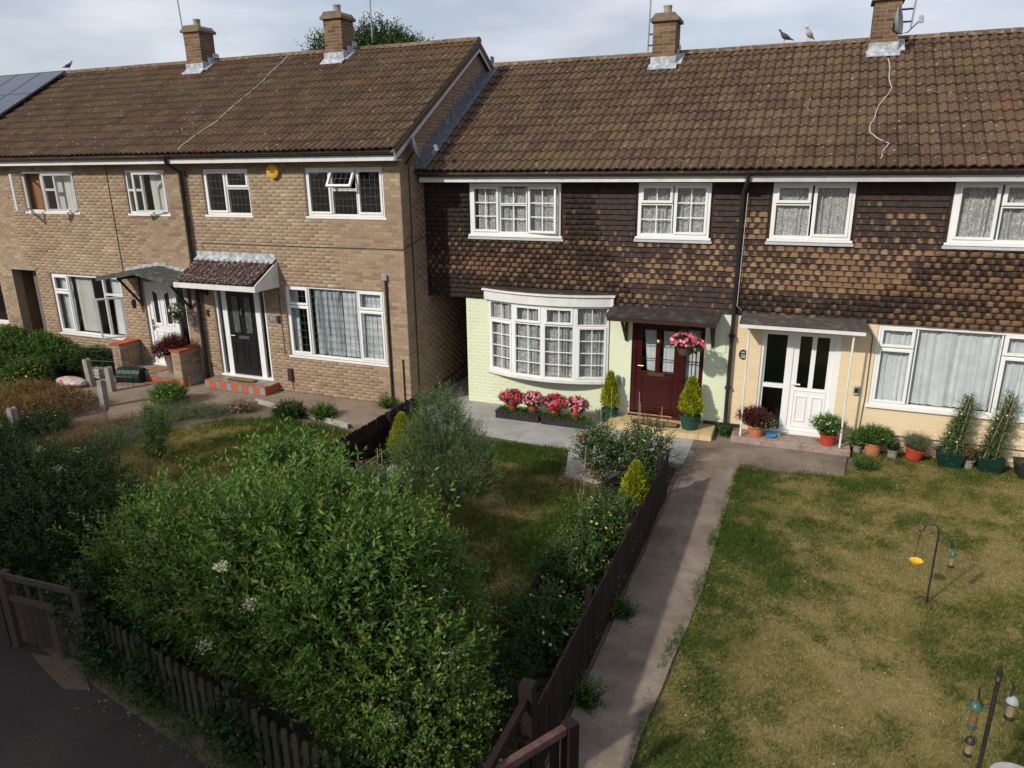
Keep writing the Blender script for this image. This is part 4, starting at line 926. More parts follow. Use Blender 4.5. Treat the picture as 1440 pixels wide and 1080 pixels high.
# neighbour lawn (right)
def wob(pts, amp=.05, n=6, seed=1):
    out = []; rr = random.Random(seed)
    for i in range(len(pts)):
        a, b = pts[i], pts[(i+1) % len(pts)]; L_ = math.hypot(b[0]-a[0], b[1]-a[1]); k = max(1, int(L_/.35)) if L_ < 30 else 1
        for j in range(k): s = j/k; out.append((a[0]+(b[0]-a[0])*s+rr.uniform(-amp, amp), a[1]+(b[1]-a[1])*s+rr.uniform(-amp, amp)))
    return out
LAWN_R = wob([(-.92, 3.5), (-.95, 5.3), (-.80, 8.0), (-.78, 11.2), (-.72, 12.0), (.3, 12.15), (.95, 12.25), (1.15, 13.5), (9, 13.5), (9, 3.5)], .03, seed=2)
sheet('lawn', LAWN_R, .004, G_DRY)
LAWN_M = wob([(-5.7, 4.6), (-5.75, 9.5), (-5.3, 11.6), (-3.75, 11.7), (-3.5, 10.5), (-2.9, 10.2), (-2.75, 8.6), (-2.7, 4.6)], .05, seed=3)
sheet('lawn', LAWN_M, .004, G_DRY)
LAWN_L = wob([(-11.6, 5.0), (-11.9, 9.3), (-11.0, 10.7), (-9.9, 11.2), (-8.3, 11.15), (-7.05, 10.7), (-6.95, 5.0)], .05, seed=4)
sheet('lawn', LAWN_L, .004, G_DRY)
LAWN_F = wob([(-21, 8.6), (-21, 11.0), (-16.0, 11.0), (-15.8, 10.2), (-15.4, 9.6), (-16.0, 8.6)], .05, seed=5)
sheet('lawn', LAWN_F, .008, G_LUSH)
sheet('flower_bed', [(-2.7, 4.4), (-2.75, 9.9), (-2.95, 11.3), (-2.2, 11.75), (-1.74, 11.6), (-1.74, 4.4)], .003, G_SOIL)
sheet('flower_bed', [(-6.83, 4.6), (-6.83, 11.8), (-5.9, 11.7), (-5.65, 9.5), (-5.6, 4.6)], .002, G_SOIL)
sheet('flower_bed', [(-21, 10.8), (-21, 12.7), (-15.9, 12.7), (-15.9, 11.0)], .001, G_SOIL)
# patio of the green house with its slab path
MB().prism([(-6.66, 11.85), (-5.2, 11.85), (-3.72, 11.72), (-3.42, 10.6), (-2.8, 10.5), (-2.2, 11.75), (-1.66, 11.8), (-1.66, 13.66), (-6.66, 13.66)], 'z', -.01, .022).build('patio', PATIOM, None)['kind'] = 'structure'
MB().prism([(-6.66, 13.67), (-7.55, 13.67), (-7.55, 20.6), (-6.66, 20.6)], 'z', -.01, .02).build('passage_floor', PATIOM, None)['kind'] = 'structure'
MB().prism([(-7.54, 11.8), (-6.68, 11.86), (-6.68, 13.66), (-7.54, 13.66)], 'z', -.01, .018).build('passage_floor', PATIOM, None)['kind'] = 'structure'
pw = [(-1.652, 2.9), (-1.652, 13.66), (-.60, 13.66), (1.0, 13.66), (.9, 12.25), (.3, 12.12), (-.76, 11.95), (-.80, 8.0), (-.98, 5.3), (-.93, 2.9)]
MB().prism(wob(pw, .012, seed=6), 'z', -.01, .020).build('path', PATHM, None)['kind'] = 'structure'
# left paving, edging kerb, dirt path
MB().prism([(-11.0, 12.71), (-11.05, 11.95), (-8.25, 11.32), (-7.6, 11.5), (-7.6, 12.71)], 'z', -.01, GL).build('paving', G_PAVE, None)['kind'] = 'structure'
MB().prism([(-18.6, 12.71), (-15.9, 12.71), (-15.9, 11.2), (-14.0, 10.6), (-13.0, 9.7), (-12.2, 10.9), (-11.0, 11.9), (-11.0, 12.71)], 'z', -.01, GL-.012).build('paving', G_PAVE, None)['kind'] = 'structure'
sheet('dirt_path', [(-14.6, 11.3), (-14.3, 9.6), (-13.2, 6.6), (-12.0, 4.5), (-11.0, 4.5), (-11.7, 7.2), (-12.3, 9.7), (-11.3, 11.2), (-12.0, 12.2)], .006, G_EARTH)
MB().prism([(-11.1, 11.97), (-8.2, 11.30), (-8.2, 11.24), (-11.1, 11.91)], 'z', -.01, GL+.025).build('edging_kerb', STONE, None)['kind'] = 'structure'
sheet('pavement', [(-40, fence_y(-40)-.18), (-6, fence_y(-6)-.25), (-1.6, fence_y(-1.6)-.2), (12, fence_y(-1.6)-.3), (12, -30), (-40, -30)], .001, G_TAR)

# ------------------------------------------------------------------ foliage generators
def leaves(name, P, D, Ln, Wd, tint, m, parent, fold=.25, roll=None):
    n = len(P); D = unit(D); Rn = rng.normal(size=(n, 3)); Wv = unit(np.cross(D, Rn if roll is None else roll)); N = np.cross(Wv, D)
    Ln = np.broadcast_to(Ln, n)[:, None]; Wd = np.broadcast_to(Wd, n)[:, None]
    mid = P+D*Ln*.45+N*Wd*fold; a = mid+Wv*Wd*.5; b = mid-Wv*Wd*.5; tip = P+D*Ln-N*Wd*fold*.5
    V = np.stack([P, a, tip, b], 1).reshape(-1, 3); i = np.arange(n)*4
    F = np.stack([np.stack([i, i+1, i+2], 1), np.stack([i, i+2, i+3], 1)], 1).reshape(-1, 3)
    o = np_mesh(name, V, F, m, parent, {'tint': np.repeat(np.clip(tint, 0, .999), 4)})
    o['kind'] = 'stuff'; return o
def lobes_pts(lobes, n, inner=.0, up=-.2, jit=.12):
    """points on the joint surface of ellipsoid lobes with outward normals"""
    L_ = np.array(lobes, float); area = np.prod(L_[:, 3:6], 1)**(2/3); pr = area/area.sum()
    out_p, out_n = [], []; need = n; tries = 0
    while need > 0 and tries < 12:
        k = rng.choice(len(L_), size=int(need*2.2)+50, p=pr); d = unit(rng.normal(size=(len(k), 3)))
        d = d[d[:, 2] > up] if up > -1 else d; k = k[:len(d)]
        sc = 1-inner*rng.random(len(d))+rng.normal(size=len(d))*jit*.5
        p = L_[k, :3]+d*L_[k, 3:6]*sc[:, None]
        ok = np.ones(len(p), bool)
        for j in range(len(L_)):
            q = np.sum(((p-L_[j, :3])/L_[j, 3:6])**2, 1); ok &= ~((q < .80-inner*.7) & (k != j))
        ok &= p[:, 2] > .02
        nn = unit(d/L_[k, 3:6]); out_p.append(p[ok]); out_n.append(nn[ok]); need -= ok.sum(); tries += 1
    return np.concatenate(out_p)[:n], np.concatenate(out_n)[:n]
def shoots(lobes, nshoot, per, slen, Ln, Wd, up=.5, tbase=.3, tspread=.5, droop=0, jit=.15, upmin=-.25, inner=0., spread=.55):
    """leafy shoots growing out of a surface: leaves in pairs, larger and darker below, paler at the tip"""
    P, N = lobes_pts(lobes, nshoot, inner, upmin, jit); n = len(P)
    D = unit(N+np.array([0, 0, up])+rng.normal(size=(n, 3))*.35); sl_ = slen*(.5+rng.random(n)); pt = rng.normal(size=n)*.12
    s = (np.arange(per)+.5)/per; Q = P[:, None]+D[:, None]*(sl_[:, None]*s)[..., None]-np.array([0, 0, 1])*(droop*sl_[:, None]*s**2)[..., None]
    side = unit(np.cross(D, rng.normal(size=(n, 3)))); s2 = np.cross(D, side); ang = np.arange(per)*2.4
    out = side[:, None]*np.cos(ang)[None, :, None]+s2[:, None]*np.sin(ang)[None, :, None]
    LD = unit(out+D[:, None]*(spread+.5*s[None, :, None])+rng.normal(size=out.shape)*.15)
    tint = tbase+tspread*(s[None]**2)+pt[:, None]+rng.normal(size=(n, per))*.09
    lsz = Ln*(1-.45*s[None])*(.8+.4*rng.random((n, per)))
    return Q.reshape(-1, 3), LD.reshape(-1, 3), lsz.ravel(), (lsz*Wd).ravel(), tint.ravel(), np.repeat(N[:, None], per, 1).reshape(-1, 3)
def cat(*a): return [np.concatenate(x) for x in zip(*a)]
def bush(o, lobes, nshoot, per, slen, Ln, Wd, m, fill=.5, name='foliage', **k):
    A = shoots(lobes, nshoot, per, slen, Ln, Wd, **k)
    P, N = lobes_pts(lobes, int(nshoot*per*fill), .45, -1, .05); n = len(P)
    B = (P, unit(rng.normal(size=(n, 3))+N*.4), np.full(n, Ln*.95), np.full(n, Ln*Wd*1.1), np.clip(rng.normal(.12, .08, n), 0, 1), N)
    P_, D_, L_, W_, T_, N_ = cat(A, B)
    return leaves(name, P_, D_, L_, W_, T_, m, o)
def branches(o, base, tips, r0, m=BARK, name='stem', seed=1, kink=.12):
    rr = random.Random(seed); mb = MB()
    for t in tips:
        p0, p1 = Vector(base), Vector(t); pts = []
        for i in range(6):
            s = i/5; pts.append(p0.lerp(p1, s)+Vector((rr.uniform(-1, 1), rr.uniform(-1, 1), rr.uniform(-.3, .3)))*kink*math.sin(s*3.14)*(p1-p0).length*.5)
        mb.tube(pts, [r0*(1-.8*i/5) for i in range(6)], 6)
    return mb.build(name, m, o)
def blossoms(o, P, N, r, m, name='flower', tint=None, petals=5, cup=.3):
    n = len(P); N = unit(N); A = unit(np.cross(N, rng.normal(size=(n, 3)))); B = np.cross(N, A); r = np.broadcast_to(r, n)[:, None]
    V = [P]; 
    for k in range(petals*2):
        a = math.pi*k/petals; rr = r*(1.0 if k % 2 else .62); V.append(P+(A*math.cos(a)+B*math.sin(a))*rr+N*r*cup)
    V = np.stack(V, 1).reshape(-1, 3); c = petals*2+1; i = np.arange(n)*c
    F = np.stack([np.stack([i, i+1+k, i+1+(k+1) % (petals*2)], 1) for k in range(petals*2)], 1).reshape(-1, 3)
    t = rng.random(n) if tint is None else tint; tt = np.repeat(t, c).reshape(n, c).copy(); tt[:, 0] = np.clip(tt[:, 0]+.5, 0, 1)
    ob = np_mesh(name, V, F, m, o, {'tint': tt.ravel()}); ob['kind'] = 'stuff'; return ob
def grass(name, label, poly, dens, h, wd, tfun, z=.004, m=GRASS, avoid=None):
    xs = [p[0] for p in poly]; ys = [p[1] for p in poly]; A = (max(xs)-min(xs))*(max(ys)-min(ys)); n = int(A*dens)
    x = rng.uniform(min(xs), max(xs), n); y = rng.uniform(min(ys), max(ys), n); ok = inpoly(x, y, poly); x, y = x[ok], y[ok]
    # keep only ground the camera can plausibly see, thin with distance
    d = np.hypot(x-CAM.x, y-CAM.y); keep = rng.random(len(x)) < np.clip(9.0/d, .25, 1); x, y = x[keep], y[keep]
    t, hm, kp = tfun(x, y); k = rng.random(len(x)) < kp; x, y, t, hm = x[k], y[k], t[k], hm[k]
    n = len(x); a = rng.random(n)*6.283; hh = h*hm*(.6+.8*rng.random(n)); lean = rng.normal(size=(n, 2))*.55*hh[:, None]
    zc = np.full(n, z-.004); w2 = wd*(.7+.6*rng.random(n))*(1+.06*np.hypot(x, y))*.5
    V = np.stack([np.stack([x-np.cos(a)*w2, y-np.sin(a)*w2, zc], 1), np.stack([x+np.cos(a)*w2, y+np.sin(a)*w2, zc], 1), np.stack([x+lean[:, 0], y+lean[:, 1], zc+hh], 1)], 1).reshape(-1, 3)
    F = np.arange(n*3).reshape(-1, 3)
    o = np_mesh(name, V, F, m, None, {'tint': np.repeat(np.clip(t, 0, .999), 3)}); tag(o, label, 'grass', kind='stuff'); return o
def tf_dry(x, y, bias=0, seed=0):
    a = fbm(x, y, .75, 20+seed); b = fbm(x, y, 3.6, 30+seed); g = np.clip((a-.5)*1.7+(b-.5)*1.5+.52+bias+rng.normal(size=len(x))*.27, 0, 1)
    green = 1-g; return g, .55+1.0*green**1.5, np.clip(.45+.75*green, 0, 1)
def tf_r(x, y):
    g, h, k = tf_dry(x, y, .05); h = h*.9
    edge = np.exp(-((x+.6)/.45)**2)*.42+np.exp(-((y-11.9)/.35)**2)*(x < 1.6)*.4+np.exp(-(((x+.0)/.5)**2+((y-8.3)/.5)**2))*.3+np.exp(-(((x-1.35)/.3)**2+((y-10.0)/.22)**2))*.5
    bare = np.exp(-(((x-1.9)/.55)**2+((y-9.7)/.4)**2))*.8+np.exp(-(((x-.5)/.45)**2+((y-6.6)/.35)**2))*.45
    g = np.clip(g-edge+bare, 0, 1); return g, h*(1+edge*.9), np.clip(k+edge-bare, .12, 1)
GR_R = wob([(-1.0, 3.5), (-1.04, 5.3), (-.87, 8.0), (-.83, 11.2), (-.76, 12.08), (.3, 12.2), (.95, 12.33), (1.12, 13.5), (9, 13.5), (9, 3.5)], .06, seed=12)
grass('grass', 'short parched grass of the yellow house lawn', GR_R, 6200, .034, .0075, tf_r)
def tf_m(x, y):
    g, h, k = tf_dry(x, y, -.10, 4); e = np.exp(-((y-11.3)/.5)**2)*.35+np.exp(-((x+2.9)/.5)**2)*.3*(y > 8.5); g = np.clip(g-e, 0, 1); return g, h*(1+e), np.clip(k+e, .1, 1)
grass('grass', 'patchy brown and green grass of the green house lawn', LAWN_M, 4200, .05, .008, tf_m)
def tf_l(x, y):
    g, h, k = tf_dry(x, y, -.14, 8); return g, h*1.15, np.clip(k+.15, 0, 1)
grass('grass', 'yellow-green grass of the lawn before the black door house', LAWN_L, 3600, .055, .009, tf_l)
grass('grass', 'fresh green grass of the far left lawn', LAWN_F, 1600, .06, .012, lambda x, y: (np.clip(rng.normal(.3, .12, len(x)), 0, 1), np.ones(len(x)), np.ones(len(x))))
TR = wob([(1.1, 13.0), (1.1, 13.62), (4.4, 13.62), (4.4, 12.9)], .08, seed=9)
grass('grass', 'tufts of longer grass along the foot of the yellow wall', TR, 1500, .06, .010, lambda x, y: (np.clip(rng.normal(.45, .25, len(x)), 0, 1), np.ones(len(x)), (fbm(x, y, 2.5, 77) > .52)*.9), .01)
# daisies and clover in the right lawn
n = 110; x = rng.uniform(-.8, 4, n); y = rng.uniform(5, 12.5, n); ok = fbm(x, y, .9, 60) > .48; x, y = x[ok], y[ok]; n = len(x)
dz = blossoms(None, np.stack([x, y, np.full(n, .04)], 1), np.tile([0, -.2, 1.0], (n, 1)), .008, FL_WHITE, 'daisies'); tag(dz, 'tiny white and yellow daisies scattered over the parched lawn', 'daisies', kind='stuff')

# ------------------------------------------------------------------ fences, gate, posts
def picket_pts(w_, h, style):
    if style == 'round': return [(0, 0), (w_, 0), (w_, h-.03), (w_*.85, h-.008), (w_*.5, h), (w_*.15, h-.008), (0, h-.03)]
    return [(0, 0), (w_, 0), (w_, h), (0, h)]
def picket_fence(label, A, B, h, pw_, gap, m, style, railz=(.18, .5), post_every=1.8, railside=1, z0=.02, top=None, name='picket_fence'):
    A, B = Vector(A+(0,)), Vector(B+(0,)); L_ = (B-A).length; ang = math.atan2((B-A).y, (B-A).x)
    t = thing(name, label, 'fence', (A.x, A.y, 0)); T0 = Matrix.Translation(A) @ Matrix.Rotation(ang, 4, 'Z')
    n = int(L_/(pw_+gap)); proto = {}
    for i in range(n):
        hh = h*(1+random.uniform(-.012, .012)) if top is None else top(i/n)
        mb = MB(); mb.T = T0 @ Matrix.Translation((i*(pw_+gap), 0, z0)) @ Matrix.Rotation(R(random.uniform(-1.2, 1.2)), 4, 'Y'); mb.prism(picket_pts(pw_, hh, style), 'y', -.009, .009, tint=random.random()); mb.build('picket', m, t)
    for z in railz:
        mb = MB(); mb.T = T0; y0, y1 = (.0095, .045) if railside > 0 else (-.045, -.0095); mb.box(0, L_, y0, y1, z, z+.07, tint=random.random()); mb.build('rail', m, t)
    k = 0
    while k*post_every <= L_+.01:
        mb = MB(); mb.T = T0; x = k*post_every; y0, y1 = (.046, .12) if railside > 0 else (-.12, -.046); mb.box(x-.04, x+.04, y0, y1, 0, h+.02, tint=random.random()); mb.build('post', m, t); k += 1
    return t
# along the concrete path (seen from its far side), direction +y
picket_fence('dark brown close-boarded picket fence along the concrete path', (-1.70, 4.5), (-1.70, 10.45), .73, .085, .012, WOODF, 'flat', (.15, .5), 1.9, 1)
picket_fence('dark brown scalloped-top fence between the olive shrub and the left lawn', (-6.88, 4.9), (-6.88, 11.95), .68, .09, .008, WOODF, 'round', (.12, .46), 1.9, -1)
picket_fence('weathered green-grey picket fence under the front of the big hedge', (-6.55, fence_y(-6.55)), (-1.75, fence_y(-1.75)), .62, .07, .055, WOODG, 'round', (.12, .44), 2.2, 1)
# end post and gate frame at the near end of the path
t = thing('fence_rail', 'dark low rail and thick post where the path fence meets the front boundary', 'fence', (-1.7, 4.4, 0))
m_ = MB(); m_.box(-1.77, -1.66, 4.36, 4.47, 0, 1.10); m_.build('post', WOODF, t); m_ = MB(); m_.box(-1.74, -1.69, 2.6, 4.355, .93, 1.0); m_.build('rail', WOODF, t)
m_ = MB(); m_.box(-1.74, -1.69, 2.6, 4.355, .40, .47); m_.build('rail', WOODF, t)
t = thing('wooden_gate', 'brown wooden gate standing ajar at the near end of the concrete path', 'gate', (-1.33, 4.32, 0)); T0 = Matrix.Translation((-1.33, 4.32, 0)) @ Matrix.Rotation(math.atan2(-.95, -.56), 4, 'Z'); PINKW = mat('worn_brown_paint', (.12, .065, .055), (.07, .035, .03), 12, .7)
m_ = MB(); m_.T = T0; m_.box(-.05, .05, -.05, .05, 0, .93); m_.build('post', WOODF, t)
m_ = MB(); m_.T = T0; m_.box(.055, 1.1, -.03, .03, .86, .93); m_.build('rail', PINKW, t, bevel=.008)
m_ = MB(); m_.T = T0; m_.box(.055, 1.1, -.02, .02, .30, .37); m_.build('rail', WOODF, t)
for i in range(7):
    m_ = MB(); m_.T = T0; m_.box(.08+i*.145, .17+i*.145, -.0395, -.0305, .12, .86); m_.build('picket', WOODF, t)
# gate at the left
t = thing('wooden_gate', 'weathered plank gate with an open slatted top at the far left pavement edge', 'gate', (-7.5, 4.2, 0)); T0 = Matrix.Translation((-7.62, 4.17, 0)) @ Matrix.Rotation(math.atan2(.06, 1), 4, 'Z')
GW = tintmat('gate_wood', [(0, (.040, .030, .025)), (1, (.075, .056, .045))], rough=.85, grain=50, gamt=.6)
for x in (-.16, -.03): m_ = MB(); m_.T = T0; m_.box(x, x+.10, -.05, .05, 0, 1.02 if x < -.1 else .93, tint=random.random()); m_.build('post', GW, t, bevel=.006)
for i in range(8): m_ = MB(); m_.T = T0; m_.box(.09+i*.115, .20+i*.115-.003, -.012, .012, .08, .62, tint=random.random()); m_.build('plank', GW, t)
for z in (.60, .86): m_ = MB(); m_.T = T0; m_.box(.08, 1.02, -.035, -.013, z, z+.07, tint=.9); m_.build('rail', GW, t)
for i in range(5): m_ = MB(); m_.T = T0; m_.box(.12+i*.19, .18+i*.19, -.010, .010, .6205, .86, tint=random.random()); m_.build('slat', GW, t)
m_ = MB(); m_.T = T0; m_.box(1.02, 1.12, -.05, .05, 0, .9); m_.build('post', GW, t)
MB().prism([(-7.35, 4.12), (-6.7, 4.22), (-6.25, 3.95), (-6.5, 3.86), (-7.0, 4.0)], 'z', .0, .012).build('gate_threshold', G_EARTH, None)['kind'] = 'structure'
# concrete posts in the left gardens
for (x, y, z, lb) in ((-15.55, 11.4, .72, 'leaning concrete fence post beside the wire railing, with a pink flower at its top'), (-13.9, 10.4, .66, 'concrete fence post at the corner of the dry flower patch'), (-13.95, 8.5, .62, 'concrete fence post nearest the left edge, among orange flowers'), (-14.75, 11.3, .62, 'short concrete post behind the wire railing panel')):
    m_ = MB(); m_.T = TW(x, y, 0) @ Matrix.Rotation(R(random.uniform(-4, 4)), 4, 'Y'); m_.prism([(-.06, 0), (.06, 0), (.06, z-.04), (.03, z), (-.03, z), (-.06, z-.04)], 'y', -.06, .06)
    tag(m_.build('concrete_post', CONC, None, (x, y, 0), bevel=.008), lb, 'post')
# wire railing
t = thing('wire_railing', 'thin black wire garden railing in front of the white door house', 'railing', (-15.9, 11.6, 0))
m_ = MB()
for z in (.25, .62, .95): m_.tube([(-15.95, 11.55, z), (-14.6, 11.75, z+.02)], .007, 5)
m_.build('rail', BLACKM, t); 
for i in range(10):
    s = i/9; m_ = MB(); m_.tube([(-15.95+1.35*s, 11.55+.2*s, 0), (-15.95+1.35*s, 11.55+.2*s, .97)], .006, 5); m_.build('bar', BLACKM, t)
# brick side walls of the white door step
for (x, lb) in ((-15.45, 'low brick wall with red coping left of the white door'), (-13.52, 'low brick wall with red coping right of the white door, by the downpipe')):
    t = thing('low_brick_wall', lb, 'wall', (x, LY-.4, 0)); x0, x1, y0, y1 = x-.13, x+.13, LY-.60, LY-.012
    box('wall_core', MORTAR, t, x0, x1, y0, y1, GL-.05, .90)
    it = brick_items(brick_rects(x0, x1, GL+.16, .89, []), lambda u, v: (u, y0-.0005, v))+brick_items(brick_rects(y0, y1, GL+.16, .89, []), lambda u, v: (x1+.0005, u, v), tf=lambda a, p: random.random()*.7)
    pieces(TP_BRICK, it, t, 'brick', 'brickwork')
    it = brick_items(brick_rects(x0, x1, GL, GL+.155, []), lambda u, v: (u, y0-.001, v))+brick_items(brick_rects(y0, y1, GL, GL+.155, []), lambda u, v: (x1+.001, u, v)); pieces(TP_RED, it, t, 'red_brick', 'red_brickwork')
    for k in range(4): m_ = MB(); yy = y0-.03+k*.155; m_.box(x0-.03, x1+.03, yy+.002, min(yy+.153, y1), .902, .94, tint=random.random()); m_.build('coping', REDB, t)

# ------------------------------------------------------------------ hedges and shrubs
t = thing('hedge', 'big overgrown green hedge with cream flower heads filling the foreground', 'hedge', (-4.6, 5.1, 0))
HL = [(-6.2, 5.15, .70, .62, .60, .62), (-5.3, 4.95, .82, .66, .66, .70), (-4.35, 4.75, .98, .70, .68, .82), (-3.45, 4.58, .90, .62, .66, .80), (-2.78, 4.35, .60, .42, .52, .62),
      (-6.25, 5.55, .60, .55, .5, .55), (-5.4, 5.6, .76, .60, .6, .62), (-4.45, 5.4, .92, .62, .66, .74), (-3.55, 5.2, .88, .58, .66, .74), (-5.95, 5.15, 1.10, .26, .28, .36), (-4.9, 4.95, 1.32, .30, .30, .40), (-4.05, 4.8, 1.52, .28, .30, .40), (-5.35, 5.4, 1.22, .24, .28, .36), (-3.3, 4.75, 1.42, .30, .28, .40), (-4.4, 5.5, 1.45, .26, .28, .40), (-3.6, 5.5, 1.3, .26, .28, .38)]
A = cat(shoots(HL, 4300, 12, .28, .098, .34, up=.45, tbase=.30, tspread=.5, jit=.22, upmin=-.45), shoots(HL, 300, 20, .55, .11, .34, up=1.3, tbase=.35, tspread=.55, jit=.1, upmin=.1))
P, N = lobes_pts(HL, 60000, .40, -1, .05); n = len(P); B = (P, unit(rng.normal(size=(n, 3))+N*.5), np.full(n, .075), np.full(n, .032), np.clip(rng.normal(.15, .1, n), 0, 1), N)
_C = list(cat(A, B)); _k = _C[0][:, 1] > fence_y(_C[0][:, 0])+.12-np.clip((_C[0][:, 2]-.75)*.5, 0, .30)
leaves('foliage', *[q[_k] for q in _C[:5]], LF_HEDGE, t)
FR = [(x, fence_y(x)+.62, .86+.10*math.sin(x*3.1), .42, .34, .36+.06*math.sin(x*5)) for x in np.arange(-6.6, -2.3, .42)]
bush(t, FR, 2600, 7, .16, .046, .72, LF_LIME, .5, tbase=.25, tspread=.5, up=.1, upmin=-.5, jit=.3)
tips = [(-6.4+.35*i+random.uniform(-.2, .2), 4.7+random.uniform(-.4, .9), 1.4+random.uniform(-.3, .3)) for i in range(11)]
for i, tp_ in enumerate(tips): branches(t, (tp_[0]+random.uniform(-.2, .2), tp_[1]+random.uniform(-.1, .1), 0), [tp_, (tp_[0]+.3, tp_[1]-.2, tp_[2]-.2)], .03, seed=i)
def panicle(parent, c, r, n=150, m=FL_WHITE):
    n = int(n*1.5); r *= .62
    P = np.array(c)+rng.normal(size=(n, 3))*np.array([r, r, r*.6]); return blossoms(parent, P, rng.normal(size=(n, 3))*.4+np.array([0, -.4, 1.0]), .013, m, 'flower_cluster')
fp, fn = lobes_pts(HL, 400, 0, -.1, .02)
front = [i for i in range(len(fp)) if fn[i][1] < .3 and fp[i][2] > .7][:19]
for k, i in enumerate(front): panicle(t, fp[i]+fn[i]*.10, .045+.02*random.random(), 90)
# ivy on the front fence
t = thing('ivy', 'dark ivy tumbling over the weathered picket fence beside the tarmac', 'ivy', (-4.5, 4.0, 0))
IV = []
for i in range(17):
    x = -6.75+i*.32; IV.append((x, fence_y(x)+.02, .22+.12*math.sin(i*1.7), .27, .13, .30+.10*math.sin(i*2.3)))
bush(t, [(-6.78, 4.42, .62, .20, .22, .34), (-6.55, 4.45, .8, .25, .2, .3)]+[q for i, q in enumerate(IV) if i < 3 or i % 4 == 0], 1000, 5, .10, .06, .75, LF_DARK, .5, tbase=.3, tspread=.5, up=.1, upmin=-.9)
# light green elder behind the hedge
t = thing('shrub', 'bright leafy elder shoots rising behind the big hedge by the dark fence', 'shrub', (-5.9, 6.8, 0))
EL = [(-5.55, 6.35, .95, .45, .42, .70), (-5.05, 6.3, .85, .42, .40, .66), (-5.95, 6.3, .6, .32, .4, .5), (-4.6, 6.15, .75, .42, .42, .58)]
bush(t, EL, 620, 9, .46, .15, .34, LF_LIGHT, .5, tbase=.2, tspread=.6, up=.8, droop=.25, jit=.25)
branches(t, (-5.7, 6.6, 0), [(-5.9, 6.3, 1.6), (-5.3, 6.4, 1.5), (-6.2, 6.3, 1.2), (-4.8, 6.2, 1.3)], .03)
t = thing('shrub', 'mid green upright shrub at the right shoulder of the big hedge', 'shrub', (-3.7, 6.0, 0))
bush(t, [(-3.85, 6.0, .6, .5, .45, .6), (-3.35, 5.7, .55, .45, .45, .55), (-4.15, 6.3, .6, .4, .4, .5), (-2.95, 5.2, .45, .38, .45, .45)], 1500, 9, .26, .085, .32, LF_HEDGE, .5, tbase=.4, tspread=.5, up=.8, jit=.2)
# dark hedge left of the gate
t = thing('hedge', 'dark shaded hedge with flat white flower heads at the far left, behind the gate', 'hedge', (-9, 5.3, 0))
DH = [(-8.3, 5.3, .55, .75, .75, .75), (-9.2, 5.4, .6, .9, .8, .85), (-10.3, 5.5, .65, 1.0, .9, .9), (-11.4, 5.6, .7, 1.0, .9, .9), (-8.9, 6.0, .5, .9, .6, .75), (-7.65, 5.5, .45, .5, .7, .6)]
bush(t, DH, 4200, 9, .20, .065, .42, LF_DARK, .8, tbase=.3, tspread=.6, jit=.2, upmin=-.6)
branches(t, (-9, 5.4, 0), [(-8.4, 5.3, 1.1), (-9.6, 5.4, 1.2), (-10.6, 5.5, 1.2)], .04)
fp, fn = lobes_pts(DH, 500, 0, .3, .02); fr_ = [i for i in range(len(fp)) if fp[i][0] < -8.3 and fp[i][2] > .95][:18]
for i in fr_: panicle(t, fp[i]+fn[i]*.1, .07, 80)
# olive-like shrub in the middle garden
t = thing('shrub', 'rounded grey-green willow-leaved shrub standing alone on the middle lawn', 'shrub', (-4.75, 8.95, 0))
OL = [(-4.75, 8.75, 1.05, .36, .34, .55), (-5.0, 8.65, .75, .34, .34, .40), (-4.45, 8.8, .78, .36, .34, .42), (-4.72, 8.6, .55, .44, .36, .32), (-4.78, 8.8, 1.45, .20, .20, .30), (-4.2, 8.72, .6, .22, .25, .28)]
bush(t, OL, 2000, 14, .24, .056, .22, LF_OLIVE, .15, tbase=.35, tspread=.5, up=.9, jit=.3, upmin=-.5, spread=.9)
branches(t, (-4.75, 8.95, 0), [(-5.1, 8.9, .9), (-4.7, 8.95, 1.6), (-4.4, 9.0, 1.0), (-4.9, 8.8, 1.2), (-4.2, 8.85, .8)], .022)
# conifers
def conifer(o, x, y, z0, h, r, n=1500, m=LF_GOLD):
    s = rng.random(n)**.8; zz = z0+h*(.02+s*.93); rr = r*(1-s)**.75*(.35+.75*np.minimum(1, s*6))*(.55+.5*rng.random(n)); a = rng.random(n)*6.283; w_ = 1+.18*np.sin(a*5+s*9)
    P = np.stack([x+np.cos(a)*rr*w_, y+np.sin(a)*rr*w_, zz], 1); D = np.stack([np.cos(a)*.7, np.sin(a)*.7, np.full(n, 1.1)], 1)+rng.normal(size=(n, 3))*.25
    return leaves('foliage', P, D, h*.085+.02, .028, np.clip(rng.normal(.5, .22, n), 0, 1), m, o)
def potmb(x, y, z, rt, rb, h, rim=.02): 
    return MB().lathe(x, y, [(rb, z), (rt-.01, z+h-rim*1.5), (rt+.008, z+h-rim*1.4), (rt+.008, z+h), (rt-.012, z+h), (rt-.02, z+h-.03)], 22)
def potted(name, label, cat_, x, y, z, rt, rb, h, m, group=None):
    t = thing(name, label, cat_, (x, y, z), group); potmb(x, y, z, rt, rb, h).build('pot', m, t, smooth=True); MB().lathe(x, y, [(rt-.022, z+h-.05), (rt-.022, z+h-.035)], 16).build('soil', SOIL, t); return t
t = potted('potted_conifer', 'narrow golden conifer in a green pot left of the burgundy door', 'plant', -3.42, 13.46, .022, .17, .13, .26, GREENPOT); conifer(t, -3.42, 13.46, .27, .78, .17, 1800)
t = potted('potted_conifer', 'cone-shaped golden conifer in a dark green pot right of the burgundy door', 'plant', -1.80, 13.30, .134, .20, .15, .26, GREENPOT); conifer(t, -1.80, 13.30, .37, .78, .22, 2300)
